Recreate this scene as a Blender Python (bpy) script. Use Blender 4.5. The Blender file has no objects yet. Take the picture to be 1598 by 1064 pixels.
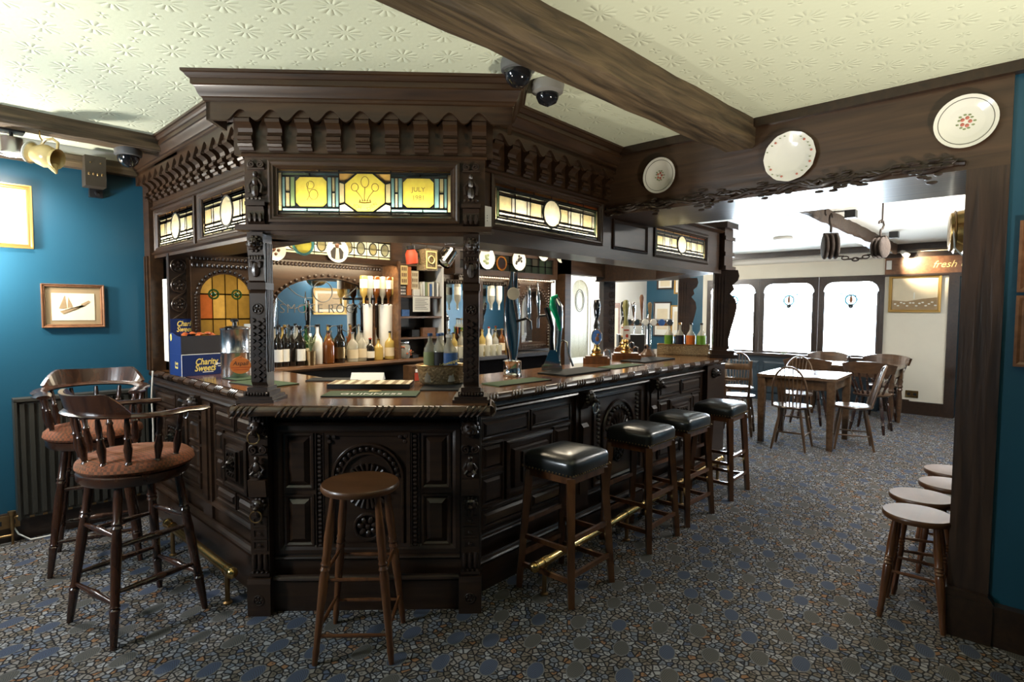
import bpy, math, random
from mathutils import Matrix, Vector
random.seed(7)
SC = bpy.context.scene
COL = SC.collection
PI = math.pi
S2 = math.sqrt(2.0)

# ------------------------------------------------------------------ camera
def look_matrix(loc, heading, pitch, roll):
    a, p, r = map(math.radians, (heading, pitch, roll))
    F = Vector((math.cos(a)*math.cos(p), math.sin(a)*math.cos(p), math.sin(p)))
    R = Vector((math.sin(a), -math.cos(a), 0)); U = R.cross(F)
    R2 = R*math.cos(r)+U*math.sin(r); U2 = U*math.cos(r)-R*math.sin(r)
    m = Matrix((R2, U2, -F)).transposed().to_4x4(); m.translation = loc
    return m
cam = bpy.data.objects.new('camera', bpy.data.cameras.new('camera')); COL.objects.link(cam)
cam.data.lens = 20.0; cam.data.sensor_width = 36.0; cam.data.clip_start = 0.05; cam.data.clip_end = 100
cam.matrix_world = look_matrix((0, 0, 1.6), 43.0, -3.1, 0.3)
SC.camera = cam

# ------------------------------------------------------------------ world, daylight, exposure
w = bpy.data.worlds.new('sky'); SC.world = w; w.use_nodes = True
bg = w.node_tree.nodes['Background']
bg.inputs[0].default_value = (0.86, 0.94, 1.0, 1); bg.inputs[1].default_value = 105.0
def lamp(name, kind, loc, power, color=(1, 1, 1), rot=None, aim=None, size=None, size_y=None, radius=None, spot=None, blend=0.5, portal=False):
    d = bpy.data.lights.new(name, kind); o = bpy.data.objects.new(name, d); COL.objects.link(o)
    o.location = loc; d.energy = power; d.color = color
    if aim is not None: o.rotation_euler = (Vector(aim)-Vector(loc)).to_track_quat('-Z', 'Y').to_euler()
    if rot is not None: o.rotation_euler = rot
    if kind == 'AREA':
        d.shape = 'RECTANGLE'; d.size = size; d.size_y = size_y or size
        if portal: d.cycles.is_portal = True
    if radius is not None: d.shadow_soft_size = radius
    if spot: d.spot_size = math.radians(spot); d.spot_blend = blend
    return o
# sky portals in the window openings
lamp('portal_far', 'AREA', (10.98, 3.36, 1.5), 1, aim=(0, 3.36, 1.5), size=2.95, size_y=1.4, portal=True)
lamp('portal_west', 'AREA', (-1.3, 3.35, 1.85), 1, aim=(5, 3.35, 1.85), size=.5, size_y=.65, portal=True)
# left uplighter and an added fill spot behind the camera, wash the ceiling
lamp('uplighter_or_fill', 'SPOT', (-.75, 2.7, 1.15), 165, (1, .95, .84), aim=(1.05, 2.0, 2.75), radius=.05, spot=84, blend=.7)
lamp('uplighter_or_fill', 'SPOT', (1.9, -.95, .5), 420, (1, .92, .78), aim=(2.35, .35, 2.75), radius=.08, spot=84, blend=.9)  # added fill without a fixture, brightens the right part of the ceiling
# bar ceiling lights behind the canopy, and lamps and added fill lights of the rooms beyond
lamp('bar_light', 'AREA', (2.75, 3.85, 2.68), 60, (1, .84, .60), rot=(0, 0, 0), size=1.1, size_y=.5)
lamp('bar_light', 'AREA', (4.9, 3.75, 2.6), 48, (1, .86, .64), rot=(0, 0, 0), size=1.3, size_y=.5)
lamp('picture_spot', 'SPOT', (.485, 4.56, 2.51), 60, (1, .95, .88), aim=(.45, 5.15, 1.90), radius=.04, spot=115, blend=.8)
lamp('wall_lamp_or_fill', 'POINT', (5.35, -.12, 2.25), 30, (1, .95, .88), radius=.08)  # added fill, brightens the wall that the bar mirror reflects
lamp('uplighter_or_fill', 'SPOT', (7.0, -.2, 1.3), 420, (1, .96, .88), aim=(7.3, 1.5, 2.65), radius=.08, spot=120, blend=.8)  # added upward fill, no fixture, lifts the dim far ceiling
lamp('far_room_fill', 'AREA', (6.2, .55, 2.63), 45, (1, .97, .93), rot=(0, 0, 0), size=.5)  # added fill panels, make the far room brighter
lamp('far_room_fill', 'AREA', (8.9, .45, 2.63), 45, (1, .97, .93), rot=(0, 0, 0), size=.5)
lamp('back_bar_fill', 'AREA', (2.66, 4.53, 2.005), 9, (1, .80, .52), aim=(2.66, 4.85, 1.55), size=1.1, size_y=.04)  # added fill under the upper frame, brightens arch board and bottles
lamp('back_bar_fill', 'AREA', (4.8, 4.49, 1.965), 9, (1, .82, .56), aim=(4.8, 4.75, 1.5), size=1.5, size_y=.04)  # same added fill for the second section
lamp('wall_lamp_or_fill', 'POINT', (.12, 4.86, 1.95), 115, (1, .95, .88), radius=.07)
lamp('sign_spot', 'SPOT', (10.45, 1.62, 2.45), 110, (1, .85, .6), aim=(10.85, 1.40, 2.33), radius=.03, spot=80, blend=.8)
lamp('passage_light', 'POINT', (8.6, 5.3, 2.5), 120, (1, .95, .88), radius=.15)
lamp('lobby_light', 'POINT', (11.9, .75, 2.4), 18, (1, .93, .82), radius=.1)
SC.view_settings.view_transform = 'Standard'; SC.view_settings.look = 'None'
SC.view_settings.gamma = 1.0; SC.view_settings.exposure = 0.0; SC.view_settings.use_curve_mapping = False
SC.cycles.use_denoising = True
SC.cycles.max_bounces = 8; SC.cycles.transparent_max_bounces = 16
SC.cycles.caustics_reflective = False; SC.cycles.caustics_refractive = False
SC.cycles.sample_clamp_indirect = 6.0

# ------------------------------------------------------------------ materials
MATS = {}
def nt(name):
    m = bpy.data.materials.new(name); m.use_nodes = True; MATS[name] = m
    n = m.node_tree; return m, n, n.nodes['Principled BSDF']
def N(t, kind, **kw):
    n = t.nodes.new(kind)
    for k, v in kw.items():
        if isinstance(k, str) and hasattr(n, k): setattr(n, k, v)
    return n
def setp(b, col=None, rough=None, metal=None, coat=None, trans=None, ior=None, spec=None, emit=None, es=None, alpha=None):
    if col is not None: b.inputs['Base Color'].default_value = (*col, 1)
    if rough is not None: b.inputs['Roughness'].default_value = rough
    if metal is not None: b.inputs['Metallic'].default_value = metal
    if coat is not None: b.inputs['Coat Weight'].default_value = coat; b.inputs['Coat Roughness'].default_value = .15
    if trans is not None: b.inputs['Transmission Weight'].default_value = trans
    if ior is not None: b.inputs['IOR'].default_value = ior
    if spec is not None: b.inputs['Specular IOR Level'].default_value = spec
    if emit is not None: b.inputs['Emission Color'].default_value = (*emit, 1); b.inputs['Emission Strength'].default_value = es
    if alpha is not None: b.inputs['Alpha'].default_value = alpha
def plain(name, col, rough=.5, noise=0.0, nscale=40, bump=0.0, **kw):
    m, t, b = nt(name); setp(b, col, rough, **kw)
    if noise or bump:
        tc = N(t, 'ShaderNodeTexCoord'); no = N(t, 'ShaderNodeTexNoise'); no.inputs['Scale'].default_value = nscale; no.inputs['Detail'].default_value = 4
        t.links.new(tc.outputs['Object'], no.inputs['Vector'])
        if noise:
            mx = N(t, 'ShaderNodeMix', data_type='RGBA'); mx.inputs[6].default_value = (*[c*(1-noise) for c in col], 1); mx.inputs[7].default_value = (*[min(1, c*(1+noise)) for c in col], 1)
            t.links.new(no.outputs['Fac'], mx.inputs[0]); t.links.new(mx.outputs[2], b.inputs['Base Color'])
        if bump:
            bu = N(t, 'ShaderNodeBump'); bu.inputs['Strength'].default_value = bump; bu.inputs['Distance'].default_value = .01
            t.links.new(no.outputs['Fac'], bu.inputs['Height']); t.links.new(bu.outputs[0], b.inputs['Normal'])
    return m
def wood(name, c1, c2, rough=.35, coat=0.0, scale=(3, 30, 30), bump=.1, detail=5, dist=.004):
    m, t, b = nt(name); setp(b, c1, rough, coat=coat)
    tc = N(t, 'ShaderNodeTexCoord'); mp = N(t, 'ShaderNodeMapping'); mp.inputs['Scale'].default_value = scale
    no = N(t, 'ShaderNodeTexNoise'); no.inputs['Scale'].default_value = 1.0; no.inputs['Detail'].default_value = detail; no.inputs['Distortion'].default_value = .6
    rp = N(t, 'ShaderNodeValToRGB'); rp.color_ramp.elements[0].position = .3; rp.color_ramp.elements[1].position = .72
    rp.color_ramp.elements[0].color = (*c1, 1); rp.color_ramp.elements[1].color = (*c2, 1)
    bu = N(t, 'ShaderNodeBump'); bu.inputs['Strength'].default_value = bump; bu.inputs['Distance'].default_value = dist
    t.links.new(tc.outputs['Object'], mp.inputs['Vector']); t.links.new(mp.outputs[0], no.inputs['Vector'])
    t.links.new(no.outputs['Fac'], rp.inputs[0]); t.links.new(rp.outputs[0], b.inputs['Base Color'])
    t.links.new(no.outputs['Fac'], bu.inputs['Height']); t.links.new(bu.outputs[0], b.inputs['Normal'])
    return m
def stained(name, col, rough=.3):
    m, t, b = nt(name); t.nodes.remove(b); out = t.nodes['Material Output']
    tr = N(t, 'ShaderNodeBsdfTranslucent'); gl = N(t, 'ShaderNodeBsdfGlossy'); gl.inputs['Roughness'].default_value = rough; gl.inputs['Color'].default_value = (.6, .6, .6, 1)
    tc = N(t, 'ShaderNodeTexCoord'); no = N(t, 'ShaderNodeTexNoise'); no.inputs['Scale'].default_value = 30; no.inputs['Detail'].default_value = 4
    mx = N(t, 'ShaderNodeMix', data_type='RGBA'); mx.inputs[6].default_value = (*[c*.72 for c in col], 1); mx.inputs[7].default_value = (*[min(1, c*1.2) for c in col], 1)
    t.links.new(tc.outputs['Object'], no.inputs['Vector']); t.links.new(no.outputs['Fac'], mx.inputs[0]); t.links.new(mx.outputs[2], tr.inputs['Color'])
    ms = N(t, 'ShaderNodeMixShader'); ms.inputs[0].default_value = .06
    t.links.new(tr.outputs[0], ms.inputs[1]); t.links.new(gl.outputs[0], ms.inputs[2]); t.links.new(ms.outputs[0], out.inputs[0])
    return m
def clearpane(name, col, mixf=.18):
    m, t, b = nt(name); t.nodes.remove(b); out = t.nodes['Material Output']
    tr = N(t, 'ShaderNodeBsdfTransparent'); tr.inputs[0].default_value = (*col, 1)
    tl = N(t, 'ShaderNodeBsdfTranslucent'); tl.inputs[0].default_value = (*col, 1)
    gl = N(t, 'ShaderNodeBsdfGlossy'); gl.inputs['Roughness'].default_value = .1
    m1 = N(t, 'ShaderNodeMixShader'); m1.inputs[0].default_value = mixf; m2 = N(t, 'ShaderNodeMixShader'); m2.inputs[0].default_value = .06
    t.links.new(tr.outputs[0], m1.inputs[1]); t.links.new(tl.outputs[0], m1.inputs[2]); t.links.new(m1.outputs[0], m2.inputs[1]); t.links.new(gl.outputs[0], m2.inputs[2])
    t.links.new(m2.outputs[0], out.inputs[0]); return m
def bottleglass(name, col, op=.5):
    # coloured bottle glass: part transparent, part body colour with a glossy skin
    m, t, b = nt(name); setp(b, col, .08, spec=.8); out = t.nodes['Material Output']
    tr = N(t, 'ShaderNodeBsdfTransparent'); tr.inputs[0].default_value = (*[min(1, .25+c*.8) for c in col], 1)
    ms = N(t, 'ShaderNodeMixShader'); ms.inputs[0].default_value = op
    t.links.new(tr.outputs[0], ms.inputs[1]); t.links.new(b.outputs[0], ms.inputs[2]); t.links.new(ms.outputs[0], out.inputs[0]); return m

DK = wood('dark_oak', (.015, .008, .005), (.036, .018, .009), .32, coat=.25)
DK2 = wood('dark_oak_carved', (.013, .007, .0045), (.030, .015, .008), .38, coat=.12, bump=.25)
CANW = wood('canopy_oak', (.018, .0085, .0038), (.046, .021, .008), .38, coat=.06)
BEAM = wood('rough_beam', (.022, .014, .007), (.150, .100, .052), .6, scale=(2.2, 30, 30), bump=1.0, detail=9, dist=.014)
POST = wood('worn_post', (.018, .010, .007), (.060, .032, .020), .34, scale=(30, 30, 2.2), bump=.7, coat=.3)
BEAM2 = wood('far_beam', (.022, .012, .007), (.060, .034, .018), .6, scale=(30, 3, 30), bump=.9, detail=8)
LINT = wood('lintel_oak', (.034, .018, .010), (.075, .040, .021), .38, scale=(24, 1.6, 24), bump=.3, coat=.15)
STW = wood('stool_wood', (.060, .022, .008), (.150, .058, .020), .28, scale=(24, 24, 4), coat=.4)
STT = wood('stool_seat_wood', (.060, .024, .009), (.120, .050, .018), .36, scale=(2, 12, 12), coat=.15, bump=.0)
CHW = wood('chair_dark_wood', (.020, .008, .005), (.060, .022, .010), .25, scale=(20, 20, 4), coat=.5)
ELM = wood('windsor_elm', (.060, .032, .015), (.125, .068, .032), .32, scale=(20, 20, 3), coat=.3)
PINE = wood('table_pine', (.075, .042, .022), (.140, .082, .044), .22, scale=(2, 22, 22), coat=.3)
DKTAB = wood('table_dark', (.060, .030, .014), (.120, .062, .030), .3, coat=.3)
TOPW = wood('counter_mahogany', (.110, .045, .016), (.230, .105, .040), .16, scale=(2, 24, 24), coat=.6, bump=.04)
ROPE = wood('rope_oak', (.026, .012, .006), (.070, .034, .014), .3, coat=.3)
SHW = wood('shelf_wood', (.070, .032, .014), (.150, .074, .034), .3, coat=.3)
FRW = wood('frame_wood', (.120, .052, .024), (.220, .100, .046), .35, scale=(20, 20, 20))
MOUNT = plain('picture_mount', (.26, .18, .09), .8)
TEAL = plain('teal_paint', (.009, .062, .102), .40, noise=.06, nscale=3, bump=.05)
TEALW = TEAL
CREAM = plain('cream_plaster', (.72, .67, .55), .8, noise=.04, nscale=6, bump=.05)
WHITEP = plain('white_paint', (.72, .70, .64), .6)
BLACK = plain('black_plastic', (.012, .012, .013), .35)
BLACKG = plain('black_gloss', (.008, .008, .009), .08, spec=.8)
GREYP = plain('grey_plastic', (.10, .10, .10), .4)
LEATH = plain('dark_leather', (.014, .016, .016), .28, noise=.3, nscale=30, bump=.07, coat=.25)
BRASS = plain('brass', (.62, .40, .14), .22, metal=1)
OLDBR = plain('aged_brass', (.34, .22, .10), .38, metal=1, noise=.25, nscale=30)
CHROME = plain('chrome', (.80, .80, .82), .08, metal=1)
STEEL = plain('steel', (.60, .60, .62), .22, metal=1)
TIN = plain('embossed_tin', (.26, .19, .10), .42, metal=.5, noise=.85, nscale=70, bump=1.0)
IRON = plain('rusty_iron', (.045, .028, .018), .75, noise=.4, nscale=30, bump=.5)
RADM = plain('radiator_paint', (.036, .033, .026), .4)
GOLD = plain('gilt', (.45, .27, .08), .35, metal=.7)
GOLDP = plain('gold_paint', (.75, .58, .25), .45)
CHINA = plain('white_china', (.82, .80, .72), .12, coat=.4)
ROSE = plain('china_rose', (.52, .16, .11), .4)
LEAF = plain('china_leaf', (.25, .30, .14), .4)
GRNLINE = plain('china_line', (.10, .09, .07), .4)
PAPER = plain('paper', (.80, .78, .70), .8)
INK = plain('ink', (.03, .025, .02), .7)
SEPIA = plain('sepia_print', (.30, .20, .10), .8, noise=.3, nscale=25)
SEPL = plain('sepia_light', (.70, .60, .42), .8, noise=.12, nscale=9)
MIRROR = plain('mirror', (.86, .88, .88), .02, metal=1)
LEAD = plain('lead_came', (.02, .02, .018), .4)
NAVY = plain('navy_card', (.006, .022, .110), .4)
DCARD = plain('dark_card', (.022, .020, .024), .55)
YELP = plain('yellow_print', (.85, .68, .18), .5)
WHTP = plain('white_print', (.85, .85, .83), .5)
REDP = plain('red_card', (.42, .045, .015), .5)
ORNG = plain('orange_card', (.60, .16, .03), .5)
GREENM = plain('green_bar_mat', (.030, .060, .020), .85, noise=.2, nscale=200)
BLMAT = plain('black_rubber', (.012, .013, .013), .75, spec=.2)
GREENB = plain('tap_green', (.0, .42, .20), .2)
JUG = plain('glazed_jug', (.62, .46, .20), .25, noise=.3, nscale=12, coat=.4)
DTEAL = plain('dark_teal_panel', (.012, .028, .042), .5)
G_AMB = stained('glass_amber', (.88, .55, .16)); G_YEL = stained('glass_yellow', (.98, .78, .14)); G_TEAL = stained('glass_teal', (.28, .54, .62))
G_GRN = stained('glass_green', (.30, .46, .24)); G_CRM = stained('glass_cream', (.97, .91, .68)); G_RED = stained('glass_red', (.72, .20, .06)); G_TAN = stained('glass_tan', (.90, .75, .45))
G_PALE = stained('glass_pale', (.96, .92, .78))
GREYGL = stained('glass_seeded', (.50, .31, .07))
PANE = clearpane('window_pane', (.93, .97, 1.0)); PANEB = clearpane('window_pane_blue', (.05, .115, .135), .4); PANEO = clearpane('window_pane_amber', (.12, .060, .026), .5); PANEG = clearpane('window_pane_grey', (.08, .08, .08), .4)
BG_DK = bottleglass('glass_dark', (.012, .010, .008), .9); BG_GR = bottleglass('glass_bottle_green', (.02, .07, .02), .8); BG_CL = bottleglass('glass_clear', (.75, .74, .66), .35)
BG_AM = bottleglass('glass_brown', (.16, .05, .01), .8); BG_YE = bottleglass('glass_pale_yellow', (.65, .48, .14), .6); BG_WH = plain('white_bottle', (.80, .79, .74), .25)
LQ_GR = bottleglass('green_label_band', (.14, .30, .03), .9); LQ_OR = bottleglass('orange_cordial', (.62, .15, .02), .9); LQ_DK = bottleglass('dark_cordial', (.03, .03, .05), .9)
LBLUE = plain('blue_label', (.05, .13, .34), .4, noise=.5, nscale=50)
LAMPW = nt('lamp_glow')[0]; setp(LAMPW.node_tree.nodes['Principled BSDF'], (.9, .85, .7), .4, emit=(1, .88, .65), es=9)
TUBEW = nt('bottle_light')[0]; setp(TUBEW.node_tree.nodes['Principled BSDF'], (.95, .93, .85), .4, emit=(1, .93, .76), es=1.6)
SWEET = plain('sweet_wrapper', (.45, .10, .03), .35, noise=.7, nscale=60)

def fabric():
    m, t, b = nt('seat_fabric'); setp(b, (.3, .1, .04), .9)
    tc = N(t, 'ShaderNodeTexCoord'); mp = N(t, 'ShaderNodeMapping'); mp.inputs['Scale'].default_value = (70, 70, 70); mp.inputs['Rotation'].default_value = (0, 0, .78)
    ck = N(t, 'ShaderNodeTexChecker'); ck.inputs['Scale'].default_value = 1; ck.inputs['Color1'].default_value = (.25, .070, .024, 1); ck.inputs['Color2'].default_value = (.12, .045, .018, 1)
    no = N(t, 'ShaderNodeTexNoise'); no.inputs['Scale'].default_value = 6
    mx = N(t, 'ShaderNodeMix', data_type='RGBA', blend_type='MULTIPLY'); mx.inputs[0].default_value = .35
    t.links.new(tc.outputs['Object'], mp.inputs[0]); t.links.new(mp.outputs[0], ck.inputs[0]); t.links.new(tc.outputs['Object'], no.inputs[0])
    t.links.new(ck.outputs[0], mx.inputs[6]); t.links.new(no.outputs['Color'], mx.inputs[7]); t.links.new(mx.outputs[2], b.inputs['Base Color']); return m
FABR = fabric()

def carpet():
    m, t, b = nt('carpet'); setp(b, (.2, .2, .2), .95, spec=.1); L = t.links.new
    def math_(op, a, bb=None, c=None):
        n = N(t, 'ShaderNodeMath', operation=op)
        for i, v in enumerate((a, bb, c)):
            if v is None: continue
            if isinstance(v, (int, float)): n.inputs[i].default_value = v
            else: L(v, n.inputs[i])
        return n.outputs[0]
    def mix(f, a, c):
        n = N(t, 'ShaderNodeMix', data_type='RGBA')
        for i, v in ((0, f), (6, a), (7, c)):
            if isinstance(v, tuple): n.inputs[i].default_value = (*v, 1)
            elif isinstance(v, (int, float)): n.inputs[i].default_value = v
            else: L(v, n.inputs[i])
        return n.outputs[2]
    tc = N(t, 'ShaderNodeTexCoord')
    nz = N(t, 'ShaderNodeTexNoise'); nz.inputs['Scale'].default_value = 9; L(tc.outputs['Object'], nz.inputs[0])
    add = N(t, 'ShaderNodeMixRGB', blend_type='LINEAR_LIGHT'); add.inputs[0].default_value = .012; L(tc.outputs['Object'], add.inputs[1]); L(nz.outputs['Color'], add.inputs[2])
    e = N(t, 'ShaderNodeTexVoronoi', feature='DISTANCE_TO_EDGE', voronoi_dimensions='2D'); e.inputs['Scale'].default_value = 34; L(add.outputs[0], e.inputs['Vector'])
    f = N(t, 'ShaderNodeTexVoronoi', feature='F1', voronoi_dimensions='2D'); f.inputs['Scale'].default_value = 34; L(add.outputs[0], f.inputs['Vector'])
    sp = N(t, 'ShaderNodeSeparateColor'); L(f.outputs['Color'], sp.inputs[0])
    rp = N(t, 'ShaderNodeValToRGB'); rp.color_ramp.interpolation = 'CONSTANT'; cr = rp.color_ramp.elements
    cols = [(0, (.235, .215, .20)), (.24, (.17, .185, .22)), (.44, (.195, .16, .13)), (.60, (.31, .31, .32)), (.76, (.14, .12, .095)), (.91, (.27, .145, .075)), (.955, (.09, .11, .17))]
    cr[0].position = 0; cr[0].color = (*cols[0][1], 1); cr[1].position = cols[1][0]; cr[1].color = (*cols[1][1], 1)
    for p_, c_ in cols[2:]: q = cr.new(p_); q.color = (*c_, 1)
    L(sp.outputs[0], rp.inputs[0])
    # dark ring inside the larger cells (flower heads)
    ring = math_('MULTIPLY', math_('GREATER_THAN', f.outputs['Distance'], .0), math_('LESS_THAN', f.outputs['Distance'], .17))
    ring = math_('MULTIPLY', ring, math_('GREATER_THAN', sp.outputs[1], .35))
    c1 = mix(math_('MULTIPLY', ring, .75), rp.outputs[0], (.035, .032, .035))
    edge = math_('LESS_THAN', e.outputs['Distance'], .13)
    c2 = mix(math_('MULTIPLY', edge, .92), c1, (.007, .007, .009))
    # large leaf shapes on a loose lattice
    mp = N(t, 'ShaderNodeMapping'); mp.inputs['Scale'].default_value = (4.9, 4.9, 1); mp.inputs['Rotation'].default_value = (0, 0, -.62); L(add.outputs[0], mp.inputs[0])
    lf = N(t, 'ShaderNodeTexVoronoi', feature='F1', voronoi_dimensions='2D'); lf.inputs['Scale'].default_value = 1; lf.inputs['Randomness'].default_value = .22; L(mp.outputs[0], lf.inputs['Vector'])
    df = N(t, 'ShaderNodeVectorMath', operation='SUBTRACT'); L(mp.outputs[0], df.inputs[0]); L(lf.outputs['Position'], df.inputs[1])
    sx = N(t, 'ShaderNodeSeparateXYZ'); L(df.outputs[0], sx.inputs[0])
    px, py = sx.outputs[0], sx.outputs[1]
    rr = math_('SQRT', math_('ADD', math_('POWER', px, 2), math_('POWER', math_('MULTIPLY', math_('ADD', py, math_('MULTIPLY', px, .15)), 1.5), 2)))
    rr = math_('ADD', rr, math_('MULTIPLY', px, .22))
    leafm = math_('LESS_THAN', rr, .265); leafo = math_('LESS_THAN', rr, .295)
    wv = math_('SINE', math_('ADD', math_('MULTIPLY', px, 90), math_('MULTIPLY', math_('ABSOLUTE', py), 130)))
    vein = math_('GREATER_THAN', wv, .1)
    sp2 = N(t, 'ShaderNodeSeparateColor'); L(lf.outputs['Color'], sp2.inputs[0])
    lc = mix(math_('GREATER_THAN', sp2.outputs[0], .55), (.075, .095, .15), (.115, .108, .092))
    lc = mix(math_('MULTIPLY', vein, .7), lc, (.045, .050, .065))
    c3 = mix(leafo, c2, (.15, .15, .15)); c4 = mix(leafm, c3, lc)
    hi = N(t, 'ShaderNodeTexNoise'); hi.inputs['Scale'].default_value = 420; L(tc.outputs['Object'], hi.inputs[0])
    c5 = mix(.35, c4, mix(hi.outputs['Fac'], (.02, .02, .02), c4))
    L(c5, b.inputs['Base Color'])
    bu = N(t, 'ShaderNodeBump'); bu.inputs['Strength'].default_value = .4; bu.inputs['Distance'].default_value = .004; L(hi.outputs['Fac'], bu.inputs['Height']); L(bu.outputs[0], b.inputs['Normal'])
    return m
CARPET = carpet()

def rosette_paper(name, col, cell, strength):
    m, t, b = nt(name); setp(b, col, .75); L = t.links.new
    def math_(op, a, bb=None):
        n = N(t, 'ShaderNodeMath', operation=op)
        for i, v in enumerate((a, bb)):
            if v is None: continue
            if isinstance(v, (int, float)): n.inputs[i].default_value = v
            else: L(v, n.inputs[i])
        return n.outputs[0]
    tc = N(t, 'ShaderNodeTexCoord'); sx = N(t, 'ShaderNodeSeparateXYZ'); L(tc.outputs['Object'], sx.inputs[0])
    hs = []
    for k, (ox, oy, R, n) in enumerate(((0, 0, .25, 11), (.5, .5, .25, 11), (.5, 0, .10, 5), (0, .5, .10, 5))):
        u = math_('SUBTRACT', math_('FRACT', math_('ADD', math_('DIVIDE', sx.outputs[0], cell), ox+10)), .5)
        v = math_('SUBTRACT', math_('FRACT', math_('ADD', math_('DIVIDE', sx.outputs[1], cell), oy+10)), .5)
        r = math_('SQRT', math_('ADD', math_('MULTIPLY', u, u), math_('MULTIPLY', v, v))); a = math_('ARCTAN2', v, u)
        # broad petals: ridges round the centre, fading at the rim, and a button in the middle
        ca = math_('ABSOLUTE', math_('COSINE', math_('MULTIPLY', a, n/2)))
        rim = math_('ADD', math_('MULTIPLY', ca, R*.2), R*.8)
        ins = math_('MULTIPLY', math_('LESS_THAN', r, rim), math_('GREATER_THAN', r, R*.3))
        h1 = math_('MULTIPLY', ins, math_('ADD', .25, math_('MULTIPLY', math_('POWER', ca, .7), .75)))
        h2 = math_('MULTIPLY', math_('LESS_THAN', r, R*.2), .9)
        hs.append(math_('MAXIMUM', h1, h2))
    h = math_('MAXIMUM', math_('MAXIMUM', hs[0], hs[1]), math_('MAXIMUM', hs[2], hs[3]))
    no = N(t, 'ShaderNodeTexNoise'); no.inputs['Scale'].default_value = 45; L(tc.outputs['Object'], no.inputs[0])
    h = math_('ADD', h, math_('MULTIPLY', no.outputs['Fac'], .12))
    bu = N(t, 'ShaderNodeBump'); bu.inputs['Strength'].default_value = strength; bu.inputs['Distance'].default_value = .012
    L(h, bu.inputs['Height']); L(bu.outputs[0], b.inputs['Normal']); return m
CEIL = rosette_paper('embossed_ceiling_paper', (.64, .67, .50), .29, .42)
CEIL2 = rosette_paper('embossed_ceiling_paper_far', (.74, .72, .65), .29, .3)

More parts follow.
